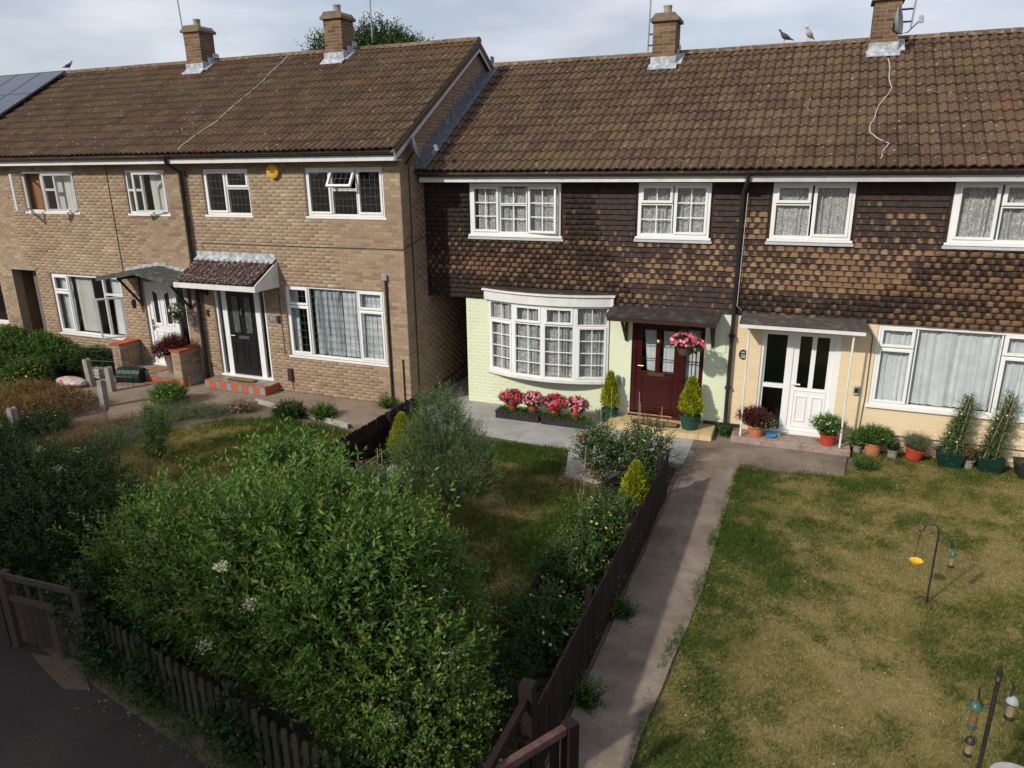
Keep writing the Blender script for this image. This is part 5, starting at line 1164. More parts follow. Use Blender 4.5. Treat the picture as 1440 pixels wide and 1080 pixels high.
t = thing('conifer', 'small golden conifer against the scalloped dark fence', 'conifer', (-6.35, 10.3, 0)); conifer(t, -6.35, 10.3, .0, .85, .28, 2200); branches(t, (-6.35, 10.3, 0), [(-6.35, 10.3, .5)], .02)
t = thing('conifer', 'small golden conifer in the rose bed beside the path fence', 'conifer', (-2.05, 9.9, 0)); conifer(t, -2.05, 9.75, .15, .66, .22, 1900); branches(t, (-2.05, 9.75, 0), [(-2.05, 9.75, .5)], .02)
# rose bed: several bushes
RB = [('tall pink-flecked rose bush at the house end of the path fence', -2.0, 11.25, .32, .85, 130, FL_PINK), ('white-flowered rose bush in the middle of the rose bed', -2.3, 10.7, .34, .75, 210, FL_WHITE), ('slim rose bush with dark red blooms beside the pale slab', -2.85, 10.55, .28, 1.0, 220, FL_RED),
      ('low dense rose bush before the little golden conifer', -2.25, 8.95, .30, .46, 300, FL_WHITE), ('sprawling rose bush leaning over the path fence', -1.95, 8.2, .34, .66, 260, FL_YEL), ('dark leafy shrub filling the middle of the rose bed', -2.25, 7.3, .36, .55, 300, FL_YEL), ('shaded low shrub at the near end of the rose bed', -2.2, 6.3, .33, .45, 260, FL_WHITE)]
for i, (lb, x, y, r, h, n, fm_) in enumerate(RB):
    t = thing('rose_bush', lb, 'bush', (x, y, 0)); LB = [(x, y, h*.55, r, r*1.1, h*.42), (x+r*.5, y-r*.6, h*.4, r*.6, r*.7, h*.35), (x-r*.4, y+r*.5, h*.45, r*.6, r*.6, h*.4)]
    LB = [(min(q[0], -1.86-q[3]),)+q[1:] for q in LB]
    bush(t, LB, n, 9, .20, .055, .6, LF_ROSE, .5, tbase=.3, tspread=.55, up=.6, jit=.35, upmin=-.4)
    branches(t, (x, y, 0), [(x+random.uniform(-.25, .2), y+random.uniform(-.25, .25), h*random.uniform(.8, 1.15)) for _ in range(6)], .009, CANE, seed=i)
    P, N = lobes_pts(LB, 16, 0, 0, .15); blossoms(t, P+N*.08, N+[0, -.3, .5], .022, fm_, 'flower')
# tawny dried spray and canes
t = thing('dried_plant', 'tawny dried flower spray at the lawn edge of the rose bed', 'plant', (-2.85, 9.6, 0)); bush(t, [(-2.85, 9.6, .42, .25, .25, .14)], 90, 6, .12, .035, .5, LF_BROWN, .2); branches(t, (-2.85, 9.6, 0), [(-2.95, 9.6, .4), (-2.75, 9.65, .45), (-2.85, 9.55, .5)], .006, CANE)
for (x, y, h, lb) in ((-3.25, 12.2, 1.25, 'bamboo cane left of the door mat, leaning'), (-3.05, 12.1, 1.15, 'bamboo cane just left of the burgundy door edge'), (-2.42, 11.6, 1.3, 'tall bamboo cane in front of the burgundy door'), (-2.36, 11.5, 1.15, 'shorter bamboo cane twinned with the tall one before the door'), (-2.02, 11.4, 1.15, 'bamboo cane before the middle of the burgundy door'), (-2.95, 10.1, .8, 'thin bamboo cane at the front of the rose bed')):
    tag(MB().tube([(x, y, 0), (x+random.uniform(-.04, .04), y, h)], .006, 6).build('bamboo_cane', CANE, None, (x, y, 0)), lb, 'cane', 'bamboo canes in the rose bed')
# ornaments near left fence
tag(MB().lathe(-6.0, 9.45, [(.10, 0), (.16, .08), (.15, .2), (.09, .25)], 9).build('garden_stone', STONE, None, (-6.0, 9.45, 0)), 'pale rounded stone on the soil below the small golden conifer', 'stone')
for i, (x, y) in enumerate(((-6.45, 9.6), (-6.3, 9.5), (-6.6, 9.25))): tag(MB().tube([(x, y, 0), (x+.02, y, .45)], .008, 6).build('garden_stake', CANE, None, (x, y, 0)), ['short stake nearest the golden conifer by the dark fence', 'middle short stake beside the pale stone', 'short stake furthest left by the dark fence'][i], 'stake')
t = thing('timber_edging', 'dark timber edging strip beside the middle lawn', 'edging', (-5.7, 8, 0)); m_ = MB(); m_.box(-5.72, -5.66, 6.6, 9.9, 0, .12); m_.build('board', WOODF, t)
t = thing('timber_edging', 'dark timber edging strip along the rose bed', 'edging', (-2.72, 7, 0)); m_ = MB(); m_.box(-2.75, -2.69, 4.8, 8.4, 0, .09); m_.build('board', WOODF, t)
# left garden vegetation
def simple_bush(lb, lobes, n, m, Ln=.07, Wd=.45, fl=None, nf=30, fr=.02, per=8, nm='shrub', **k):
    x, y = lobes[0][0], lobes[0][1]; t = thing(nm, lb, 'shrub' if nm == 'shrub' else 'plant', (x, y, 0)); bush(t, lobes, n, per, .15, Ln, Wd, m, .5, **k)
    if fl is not None: P, N = lobes_pts(lobes, nf, 0, 0, .1); blossoms(t, P+N*.06, N+[0, -.3, .6], fr, fl, 'flower')
    branches(t, (x, y, 0), [(q[0], q[1], q[2]+q[5]*.5) for q in lobes[:4]], .012); return t
simple_bush('large green bush against the wall under the alley and far window', [(-19.3, 12.1, .45, .9, .45, .50), (-18.2, 12.2, .42, .7, .4, .42), (-20.3, 12.0, .4, .8, .5, .5), (-17.4, 12.3, .25, .45, .3, .28)], 1500, LF_HEDGE, .09)
simple_bush('low dark bush beneath the open ground floor window', [(-16.5, 12.3, .28, .5, .35, .32), (-17.3, 12.0, .22, .4, .3, .28)], 600, LF_DARK, .08)
simple_bush('yellow-flowered bush in the far left flower border', [(-18.7, 11.2, .25, .6, .35, .3), (-19.8, 11.2, .28, .6, .4, .32)], 600, LF_ROSE, .08, fl=FL_YEL, nf=70, fr=.03)
simple_bush('yellow-flowered bush beside the green lawn and compost sack', [(-17.2, 11.0, .25, .5, .35, .3)], 450, LF_ROSE, .08, fl=FL_YEL, nf=70, fr=.03)
simple_bush('brown dried flowering patch between the concrete posts', [(-15.6, 9.9, .18, .8, .6, .26), (-14.6, 10.0, .15, .6, .5, .24), (-14.6, 9.2, .16, .5, .6, .24), (-15.6, 9.0, .16, .7, .5, .22)], 1500, LF_BROWN, .06, .3, fl=FL_MAUVE, nf=50, up=1.2)
simple_bush('dark green clump with yellow flowers by the nearest concrete post', [(-14.2, 8.2, .16, .5, .45, .24), (-13.7, 8.9, .14, .4, .4, .2)], 700, LF_DARK, .06, .3, fl=FL_YEL, nf=25)
simple_bush('orange-flowered marigold clump at the left edge of the picture', [(-15.2, 7.9, .18, .6, .4, .22), (-14.6, 7.4, .16, .5, .4, .2)], 600, LF_ROSE, .06, .3, fl=FL_ORG, nf=110, fr=.03)
simple_bush('tangled mixed border with small orange flowers left of the dark hedge', [(-13.2, 6.9, .22, .9, .6, .3), (-12.3, 6.4, .25, .8, .5, .34), (-14.6, 6.6, .25, .9, .7, .35)], 1500, LF_ROSE, .07, .3, fl=FL_ORG, nf=40)
simple_bush('small yellow-green bush beside the brown path', [(-12.75, 11.1, .2, .32, .3, .24)], 300, LF_LIGHT, .06, fl=FL_YEL, nf=14)
simple_bush('silvery groundcover along the lawn edge', [(-12.2, 10.6, .03, .55, .5, .10), (-12.0, 9.6, .03, .5, .7, .10), (-11.9, 8.6, .03, .45, .7, .10), (-11.5, 10.9, .03, .4, .3, .1)], 1700, LF_SAGE, .035, .4)
simple_bush('dry straw-coloured weeds along the brown path', [(-12.3, 8.0, .06, .5, .9, .16), (-11.9, 7.0, .06, .5, .8, .14), (-12.6, 9.4, .05, .3, .6, .12)], 1300, LF_BROWN, .05, .25, up=1.2)
simple_bush('pink-flowered tuft at the kerb of the black door house', [(-11.0, 11.35, .05, .22, .16, .09)], 160, LF_SAGE, .04, fl=FL_PINK, nf=90, fr=.016)
simple_bush('low green clump on the lawn edge, left of a pair', [(-9.75, 11.4, .08, .28, .2, .13)], 260, LF_DARK, .06)
simple_bush('low green clump on the lawn edge, right of a pair', [(-9.0, 11.55, .07, .2, .16, .12)], 200, LF_HEDGE, .06)
simple_bush('weed tuft at the foot of the thin black drainpipe', [(-8.05, 12.5, .12, .12, .1, .12)], 90, LF_HEDGE, .05)
t = simple_bush('upright young shrub standing alone on the left lawn', [(-10.45, 8.7, .45, .16, .16, .32), (-10.22, 8.7, .68, .09, .09, .28), (-10.62, 8.75, .72, .08, .08, .32), (-10.4, 8.6, .25, .20, .20, .18)], 300, LF_HEDGE, .055, .25, up=1.4, jit=.3)
simple_bush('low plants on the dark soil beside the scalloped fence', [(-6.4, 8.4, .12, .3, .6, .18), (-6.2, 7.4, .15, .35, .5, .2), (-6.3, 9.1, .08, .3, .3, .12)], 700, LF_SAGE, .06, .3)
simple_bush('weeds and grass at the foot of the near path fence', [(-2.35, 5.4, .1, .3, .7, .18), (-2.9, 6.2, .04, .3, .8, .08)], 700, LF_ROSE, .05, .3)

# red-leaved plant in the big pot at the white door
t = thing('potted_plant', 'tall taupe pot of dark red foliage beside the white door', 'plant', (-14.0, 12.35, GL+.24)); potmb(-14.0, 12.46, GL+.24, .20, .14, .44).build('pot', TAUPE, t, smooth=True); bush(t, [(-14.0, 12.46, .88, .22, .2, .16), (-13.75, 12.35, 1.0, .2, .18, .14), (-14.2, 12.3, .78, .14, .14, .12)], 330, 7, .16, .09, .2, LF_RED, .5, up=.8)
tag(box('door_mat', mat('orange_mat', (.33, .16, .05), (.26, .12, .04), 40, .95), None, -14.75, -14.25, 12.28, 12.62, GL+.242, GL+.256, loc=(-14.5, 12.4, .3)), 'orange-brown door mat at the white front door', 'door mat')
# compost sack
m_ = MB(); 
V = []; nn = 14
for j in range(9):
    s = j/8; r_ = .17*math.sin(math.pi*min(1, max(0, s*.9+.05)))**.45
    for i in range(nn): a = 2*math.pi*i/nn; V.append((-16.45+s*.85, 11.25+r_*1.25*math.cos(a)*(1+.08*math.sin(i*3+j)), .04+max(0, .12+r_*.72*math.sin(a))))
m_.add(V, [(j*nn+i, j*nn+(i+1) % nn, (j+1)*nn+(i+1) % nn, (j+1)*nn+i) for j in range(8) for i in range(nn)]+[tuple(range(nn)), tuple(range(8*nn+nn-1, 8*nn-1, -1))])
t = thing('compost_sack', 'white and red plastic compost sack lying on the left garden border', 'sack', (-16, 11.25, 0)); m_.build('bag', CLOTHB, t, smooth=True)
tag(MB().lathe(-17.0, 12.35, [(.14, .0), (.20, .35), (.22, .37), (.2, .38)], 16).build('plant_pot', TERRAC, None, (-17, 12.35, 0)), 'terracotta pot lost in the bush under the open window', 'pot')
t = thing('garden_roller', 'dark green rolled netting behind the wire railing', 'netting', (-14.95, 12.1, 0)); MB().tube([(-15.3, 12.0, .2), (-14.7, 12.15, .2)], .2, 14).build('roll', DKGREEN, t)
tag(box('stone_slab', STONE, None, -16.3, -15.9, 11.9, 12.3, .05, .30, bevel=.02, loc=(-16.1, 12.1, 0)), 'pale stone block behind the compost sack', 'stone')

# --- patio troughs with petunia pots
for k, (x0, x1, lb) in enumerate(((-5.66, -4.72, 'black plastic trough planter, the left of the pair under the bow window'), (-4.66, -3.72, 'black plastic trough planter, the right of the pair under the bow window'))):
    t = thing('trough_planter', lb, 'planter', ((x0+x1)/2, 12.95, .022)); yc = 12.96-.02*k
    m_ = MB(); m_.T = Matrix.Identity(4)
    for a, b, c_0, d in ((x0, x1, yc-.14, yc-.125), (x0, x1, yc+.125, yc+.14), (x0, x0+.015, yc-.1249, yc+.1249), (x1-.015, x1, yc-.1249, yc+.1249)): m_.box(a, b, c_0, d, .024, .19)
    m_.box(x0-.01, x1+.01, yc-.155, yc-.1401, .17, .195); m_.build('trough', BLACKP, t); box('soil', SOIL, t, x0+.016, x1-.016, yc-.1248, yc+.1248, .03, .165)
    LBt = [(x0+.15+i*.16, yc-.04, .17, .11, .12, .06) for i in range(5)]; bush(t, LBt, 260, 6, .06, .035, .4, LF_HEDGE, .3, up=.8)
petl = ['red petunias in a terracotta pot, leftmost of the four on the black troughs', 'pink petunias in a terracotta pot, second from the left on the troughs', 'deep red petunias in a terracotta pot, third from the left on the troughs', 'pink petunias in a terracotta pot, rightmost of the four on the troughs']
for i, (x, z, fm_, r) in enumerate(((-5.35, .17, FL_RED, .22), (-4.90, .17, FL_PINK, .20), (-4.42, .17, FL_RED, .22), (-3.98, .17, FL_PINK, .20))):
    t = potted('potted_petunia', petl[i], 'plant', x, 13.0, z, .115, .085, .17, TERRA, 'petunia pots on the patio troughs'); LBp = [(x, 13.0, z+.24, r, r*.75, .13)]
    bush(t, LBp, 170, 6, .07, .045, .6, LF_ROSE, .4, up=.3); P, N = lobes_pts([(x, 13.0, z+.26, r*1.05, r*.85, .15)], 105, 0, -.25, .08); blossoms(t, P+N*.02, N+[0, -.4, .2], .033, fm_, 'flower', cup=.25)
# hanging basket under the green house canopy
t = thing('hanging_basket', 'hanging basket of pink petunias under the burgundy door canopy', 'hanging basket', (-1.93, 12.95, 1.75)); MB().lathe(-1.93, 13.0, [(.03, 1.62), (.10, 1.66), (.14, 1.76), (.145, 1.80)], 14).build('basket', mat('basket_coir', (.10, .07, .045), None, 30, .9), t)
m_ = MB(); 
for a in range(3): m_.tube([(-1.93+.14*math.cos(a*2.1), 13.0+.14*math.sin(a*2.1), 1.80), (-1.93, 13.0, 2.24)], .003, 4)
m_.build('chain', BLACKM, t)
LBp = [(-1.93, 12.98, 1.88, .22, .17, .12), (-1.78, 12.97, 1.80, .14, .12, .12)]; bush(t, LBp, 150, 6, .08, .045, .6, LF_ROSE, .4); P, N = lobes_pts([(-1.94, 12.96, 1.92, .25, .2, .13), (-1.74, 12.95, 1.83, .17, .14, .14)], 105, 0, -.4, .08); blossoms(t, P, N+[0, -.5, .2], .038, FL_PINK, 'flower')
t = thing('hanging_basket', 'hanging basket of white flowers right of the white front door', 'hanging basket', (-13.62, 12.3, 1.9)); MB().lathe(-13.62, 12.42, [(.02, 1.62), (.10, 1.68), (.12, 1.78)], 12).build('basket', BLACKM, t); MB().tube([(-13.62, 12.42, 1.78), (-13.62, 12.42, 2.5)], .003, 4).build('chain', BLACKM, t)
bush(t, [(-13.62, 12.42, 1.80, .15, .14, .14), (-13.58, 12.4, 1.62, .10, .10, .12)], 110, 6, .08, .05, .5, LF_SAGE, .4); P, N = lobes_pts([(-13.62, 12.40, 1.82, .17, .15, .15)], 34, 0, -.4, .08); blossoms(t, P, N+[0, -.5, .2], .03, FL_WHITE, 'flower')
for (x, y, lb) in ((-1.58, 7.1, 'weed growing from the foot of the path fence, halfway along'), (-1.56, 5.6, 'weed at the near end of the path fence'), (-1.15, 13.45, 'weed at the foot of the dark downpipe between the green and yellow walls')):
    simple_bush(lb, [(x, y, .05, .09, .09, .07)], 60, LF_ROSE, .05)
tag(MB().lathe(1.25, 13.5, [(.05, .0), (.055, .06), (.03, .07)], 9).build('pebble', STONE, None, (1.25, 13.5, 0)), 'pale pebble between the worn red step and the orange pot', 'stone')
# mats
def oval_mat(label, x, y, z, rx, ry):
    t = thing('door_mat', label, 'door mat', (x, y, z)); o_ = [(x+max(-1, min(1, 1.25*math.cos(a)))*rx, y+ry*math.sin(a)) for a in [2*math.pi*k/32 for k in range(32)]]
    MB().prism(o_, 'z', z, z+.010).build('rubber_border', RUBBER, t); o2 = [((p-x)*.88+x, (q-y)*.72+y) for p, q in o_]; MB().prism(o2, 'z', z+.0102, z+.016).build('coir_centre', COIR, t)
oval_mat('oval coir door mat with a black border before the burgundy door', -2.45, 13.32, .134, .46, .16); oval_mat('oval coir door mat with a black border before the black door', -11.98, 12.53, GL+.1995, .40, .12)
# pots by the yellow house
def leafy(t, x, y, z, r, h, n, m, Ln=.05, Wd=.45, fl=None, nf=20, fr=.015, up=.8, per=7):
    LB = [(x, y, z+h*.5, r, r*.85, h*.5)]; bush(t, LB, n, per, .10, Ln, Wd, m, .5, up=up, jit=.25)
    if fl is not None: P, N = lobes_pts(LB, nf, 0, 0, .15); blossoms(t, P+N*.07, N+[0, -.4, .6], fr, fl, 'flower')
t = potted('potted_plant', 'terracotta pot of dark purple-green foliage on the left end of the worn red step', 'plant', -.60, 13.36, .126, .15, .12, .21, TERRAC); leafy(t, -.64, 13.36, .33, .24, .24, 300, LF_RED, .05); leafy(t, -.48, 13.34, .31, .17, .14, 120, LF_ROSE, .05, fl=FL_WHITE)
t = potted('potted_plant', 'red pot of white and yellow flowers on the right end of the worn red step', 'plant', .64, 13.36, .126, .145, .12, .20, REDPOT); leafy(t, .62, 13.36, .31, .20, .28, 260, LF_LIGHT, .05, fl=FL_WHITE, nf=40)
t = potted('potted_plant', 'small grey pot with bright lime leaves beside the worn red step', 'plant', 1.14, 13.43, .01, .08, .065, .15, GREYPOT); leafy(t, 1.14, 13.43, .13, .10, .18, 60, LF_LIGHT, .06, .7)
t = potted('potted_plant', 'orange terracotta pot of bushy green leaves by the worn red step', 'plant', 1.38, 13.41, .01, .15, .12, .24, TERRAC); leafy(t, 1.38, 13.41, .22, .24, .22, 360, LF_HEDGE, .06, .3, fl=FL_WHITE, nf=5)
t = potted('potted_plant', 'small grey pot with a sparse dark seedling between two orange pots', 'plant', 1.70, 13.38, .01, .09, .075, .16, GREYPOT); leafy(t, 1.70, 13.38, .15, .09, .08, 50, LF_DARK, .04)
t = thing('potted_plant', 'tilted red pot of thin lavender under the yellow house window', 'plant', (2.02, 13.3, 0)); m_ = potmb(0, 0, 0, .17, .12, .20); m_2 = MB(); m_2.T = TW(2.02, 13.42, .03) @ Matrix.Rotation(R(12), 4, 'Y'); m_2.add(m_.v, m_.f); m_2.build('pot', REDPOT, t, smooth=True); leafy(t, 2.05, 13.42, .2, .18, .2, 200, LF_SAGE, .07, .12, up=1.5); leafy(t, 2.07, 13.42, .36, .24, .14, 22, LF_RED, .02, .6, per=2)
def square_tub(label, x, y, w_, h, m):
    t = thing('planter_tub', label, 'planter', (x, y, 0)); mb = MB(); a, b = w_/2, w_/2*.78; 
    mb.add([(x-b, y-b, .01), (x+b, y-b, .01), (x+b, y+b, .01), (x-b, y+b, .01), (x-a, y-a, h), (x+a, y-a, h), (x+a, y+a, h), (x-a, y+a, h), (x-a+.02, y-a+.02, h), (x+a-.02, y-a+.02, h), (x+a-.02, y+a-.02, h), (x-a+.02, y+a-.02, h), (x-a+.03, y-a+.03, h-.05), (x+a-.03, y-a+.03, h-.05), (x+a-.03, y+a-.03, h-.05), (x-a+.03, y+a-.03, h-.05)],
           [(0, 3, 2, 1), (0, 1, 5, 4), (1, 2, 6, 5), (2, 3, 7, 6), (3, 0, 4, 7), (4, 5, 9, 8), (5, 6, 10, 9), (6, 7, 11, 10), (7, 4, 8, 11), (8, 9, 13, 12), (9, 10, 14, 13), (10, 11, 15, 14), (11, 8, 12, 15)]); mb.build('tub', m, t, bevel=.008)
    box('soil', SOIL, t, x-a+.031, x+a-.031, y-a+.031, y+a-.031, h-.09, h-.055); return t
def climber(label, x, y, h):
    t = square_tub(label, x, y, .40, .27, DKGREEN)
    m_ = MB()
    for k in range(5): a = k*1.256; m_.tube([(x+.14*math.cos(a), y+.14*math.sin(a), .2), (x+.03*math.cos(a)+.18, y+.03*math.sin(a)+.04, h+.22)], .006, 5)
    m_.build('cane', CANE, t)
    LB = [(x+.15*i/7, y+.05*i/6, .32+i*(h-.25)/7, .125-.010*i, .12-.009*i, .17) for i in range(8)]; bush(t, LB, 430, 7, .12, .05, .35, LF_OLIVE, .5, tbase=.3, tspread=.5, up=.6, jit=.3, upmin=-.9)
    P, N = lobes_pts(LB, 16, 0, -.5, .1); blossoms(t, P+N*.06, N, .02, FL_WHITE, 'flower')
climber('green square tub with a sweet pea wigwam before the middle of the big window', 2.56, 13.38, 1.0); climber('green square tub with a taller sweet pea wigwam before the right-hand casement', 3.14, 13.38, 1.08)
t = potted('potted_plant', 'small pale pot with a withered plant between the two green tubs', 'plant', 2.85, 13.36, .01, .09, .075, .15, GREYPOT); leafy(t, 2.85, 13.36, .14, .10, .22, 60, LF_BROWN, .04)
t = square_tub('black round-cornered tub with a small seedling at the right edge', 3.70, 13.3, .42, .26, BLACKP); leafy(t, 3.7, 13.3, .2, .12, .08, 40, LF_LIGHT, .04)
simple_bush('grass tuft on the corner of the parched lawn by the worn step', [(1.22, 12.75, .03, .14, .2, .06)], 130, LF_HEDGE, .06, .15, up=1.4)
t = thing('feeding_bowl', 'small bright blue bowl on the worn red step', 'bowl', (-.32, 13.38, .126)); MB().lathe(-.32, 13.38, [(.06, .127), (.10, .16), (.085, .175), (.06, .14)], 14).build('bowl', BLUEP, t, smooth=True)
t = thing('plastic_tray', 'clear grey plastic tray behind the blue bowl on the red step', 'tray', (-.32, 13.42, .126)); box('tray', GREYPL, t, -.50, -.16, 13.49, 13.6, .127, .17, bevel=.01)

# ------------------------------------------------------------------ bird feeders
def crook(mb, p0, side, w_, h, r):
    x, y, z = p0; pts = [(x, y, z)]
    for k in range(9): a = math.pi*(1-k/8) if side > 0 else math.pi*k/8; pts.append((x+side*w_/2+math.cos(a)*w_/2, y, z+h*.5+math.sin(a)*h*.5))
    for k in range(1, 6): a = math.pi+math.pi*k/6 if side > 0 else -math.pi*k/6; pts.append((x+side*(w_+.025)-side*.025*math.cos(math.pi*k/6)*1.0, y, z+h*.5-.03*math.sin(math.pi*k/6)))
    mb.tube(pts, r, 6)
fx, fy = 1.69, 8.66
t = thing('bird_feeder_stand', 'black double-hooked bird feeder stand in the middle of the parched lawn', 'feeder stand', (fx, fy, 0))
MB().tube([(fx, fy, 0), (fx, fy, .86)], .011, 8).build('pole', BLACKM, t)
m_ = MB(); crook(m_, (fx, fy, .86), -1, .15, .17, .010); m_.build('hook', BLACKM, t); m_ = MB(); crook(m_, (fx, fy, .72), 1, .15, .16, .010); m_.build('hook', BLACKM, t)
m_ = MB()
for a in range(5): m_.tube([(fx, fy, .06), (fx+.06*math.cos(a*1.256), fy+.06*math.sin(a*1.256), .07), (fx+.13*math.cos(a*1.256), fy+.13*math.sin(a*1.256), .01)], .005, 5)
m_.build('prong', BLACKM, t)
dx = fx-.175
t = thing('bird_feeder', 'shallow yellow dish feeder hanging from the left hook of the lawn stand', 'bird feeder', (dx, fy, .5)); MB().lathe(dx, fy, [(.02, .50), (.055, .51), (.075, .54), (.065, .535), (.02, .515)], 18).build('dish', YELP, t, smooth=True)
m_ = MB(); 
for a in range(3): m_.tube([(dx+.065*math.cos(a*2.09), fy+.065*math.sin(a*2.09), .54), (dx, fy, .93)], .002, 4)
m_.build('wire', BLACKM, t)
def tube_feeder(lb, x, y, z, h, r, cap, fill, base):
    t = thing('bird_feeder', lb, 'bird feeder', (x, y, z)); MB().lathe(x, y, [(r*1.5, z+h), (r*1.45, z+h+.01), (r*.9, z+h+.04), (.008, z+h+.05)], 16).build('cap', cap, t, smooth=True)
    MB().lathe(x, y, [(r, z+.015), (r, z+h-.001)], 16).build('tube', CLEARP, t, smooth=True); MB().lathe(x, y, [(r*.86, z+.016), (r*.86, z+h*.6)], 12).build('seed', fill, t)
    MB().lathe(x, y, [(r*1.1, z-.012), (r*1.25, z), (r*1.1, z+.014)], 16).build('base', base, t, smooth=True); MB().tube([(x, y, z+h+.05), (x, y, z+h+.12)], .002, 4).build('wire', BLACKM, t); return t
tube_feeder('peanut tube feeder with a teal cap on the right hook of the lawn stand', fx+.175, fy, .54, .15, .028, GREENG, NUTS, BLACKM)
qx, qy = 1.56, 5.3
t = thing('bird_feeder_stand', 'thick black feeder pole with a finial at the bottom right corner', 'feeder stand', (qx, qy, 0)); MB().tube([(qx, qy, 0), (qx, qy, 1.42)], .016, 10).build('pole', BLACKM, t, smooth=True); MB().lathe(qx, qy, [(.016, 1.42), (.026, 1.44), (.012, 1.47), (.022, 1.49), (.004, 1.56)], 10).build('finial', BLACKM, t, smooth=True)
for s_ in (-1, 1): MB().tube([(qx, qy, 1.22 if s_ < 0 else 1.27), (qx+s_*.05, qy, 1.19 if s_ < 0 else 1.24), (qx+s_*.09, qy, 1.25 if s_ < 0 else 1.30), (qx+s_*.10, qy, 1.34 if s_ < 0 else 1.42), (qx+s_*.08, qy, 1.36 if s_ < 0 else 1.45)], .007, 6).build('hook', BLACKM, t)
tube_feeder('green-capped seed feeder on the left hook of the thick black pole', qx-.10, qy, 1.0, .17, .030, GREENG, SEED, GREENG); tube_feeder('grey-capped fat ball feeder on the right hook of the thick black pole', qx+.11, qy, 1.15, .13, .028, GREYPL, NUTS, BLACKM); tube_feeder('lower fat ball feeder close to the shaft of the thick black pole', qx-.10, qy-.04, .78, .11, .024, BLACKM, NUTS, BLACKM)
t = thing('bird_bath', 'pale shallow bird bath dish at the foot of the thick black pole', 'bird bath', (1.86, 5.4, 0)); MB().lathe(1.86, 5.4, [(.06, 0), (.05, .4), (.16, .48), (.20, .53), (.18, .53), (.05, .50)], 22).build('dish', STONE, t, smooth=True)

# ------------------------------------------------------------------ roof furniture
def aerial(lb, x, y, z0, z1, cx, lean=0, arms=True):
    t = thing('tv_aerial', lb, 'aerial', (x, y, z0)); MB().tube([(x, y, z0), (x+lean, y, z1)], .018, 7).build('mast', STEEL if not arms else GREYPL, t)
    m_ = MB(); m_.box(min(x, cx), max(x, cx), y-.015, y+.015, z0+.10, z0+.13); m_.box(min(x, cx), max(x, cx), y-.015, y+.015, z0+.32, z0+.35); m_.build('bracket', BLACKM, t)
    m_ = MB(); m_.tube([(x+lean, y-.5, z1-.05), (x+lean, y+.4, z1-.05)], .012, 5)
    for k in range(9): yy = y-.5+k*.11; m_.tube([(x+lean-.15, yy, z1-.05), (x+lean+.15, yy, z1-.05)], .005, 4)
    m_.build('antenna', STEEL, t)
aerial('tall leaning television mast on the leftmost chimney', -15.82, RL.ry-.35, 7.95, 10.8, -15.66, -.18); aerial('thin television mast behind the second chimney from the left', -10.45, RL.ry+.25, 7.9, 10.4, -10.6, 0); aerial('television mast on the left side of the green house chimney', -3.72, RR_.ry-.3, 7.35, 9.9, -3.52, .05); aerial('television mast on the right side of the yellow house chimney', 1.36, RR_.ry-.3, 7.45, 9.8, 1.13, .12)
def dish(lb, c, az, tilt, r, post, m=GREYPL):
    t = thing('satellite_dish', lb, 'satellite dish', c); T0 = Matrix.Translation(c) @ Matrix.Rotation(az, 4, 'Z') @ Matrix.Rotation(tilt, 4, 'X')
    m_ = MB(); m_.T = T0; m_.lathe(0, 0, [(.001, .0), (r*.4, .012), (r*.75, .045), (r, .085), (r, .095), (r*.75, .056), (r*.4, .022), (.001, .01)], 26, cap=False); m_.build('reflector', m, t, smooth=True)
    m_ = MB(); m_.T = T0; m_.tube([(0, -r*.9, .06), (0, -r*.95, .2), (0, -r*.3, .42)], .011, 6); m_.build('arm', BLACKM, t); m_ = MB(); m_.T = T0; m_.box(-.03, .03, -r*.3-.05, -r*.3+.07, .40, .47); m_.build('receiver', GREYPL, t)
    MB().tube([post, (Vector(post)+Vector(c))/2, c], .018, 6).build('bracket', BLACKM, t)
dish('dark satellite dish on the gable corner of the black door house', (-7.38, 12.98, 5.28), R(118), R(72), .27, (-7.56, 12.95, 5.05), mat('dark_dish', (.10, .11, .13), None, 6, .5)); dish('grey satellite dish fixed to the front of the yellow house chimney', (1.04, RR_.ry-.80, 7.50), R(75), R(82), .25, (1.04, RR_.ry-.53, 7.40))
# roof cables
def roofz(r, y): return r.ez+(y-r.ey)*r.sl+.065
def rcable(lb, r, pts, rad=.008):
    P = [(x, y, roofz(r, y)) for x, y in pts]; Q = []
    for i in range(len(P)-1):
        for k in range(6): s = k/6; Q.append(tuple(Vector(P[i]).lerp(Vector(P[i+1]), s)+Vector((.02*math.sin((i*6+k)*1.1), 0, 0))))
    Q.append(P[-1]); tag(MB().tube(Q, rad, 5).build('roof_cable', CABLEW, None, P[0]), lb, 'cable')
rcable('pale cable running down the roof of the black door house', RL, [(-12.72, 16.2), (-12.62, 15.1), (-12.66, 13.4), (-12.85, 12.75), (-12.86, 12.4)]); rcable('pale cable curling down the tiles below the yellow house chimney', RR_, [(1.0, 16.5), (1.06, 15.5), (.80, 14.7), (.72, 14.15), (1.0, 13.85), (.90, 13.45)])
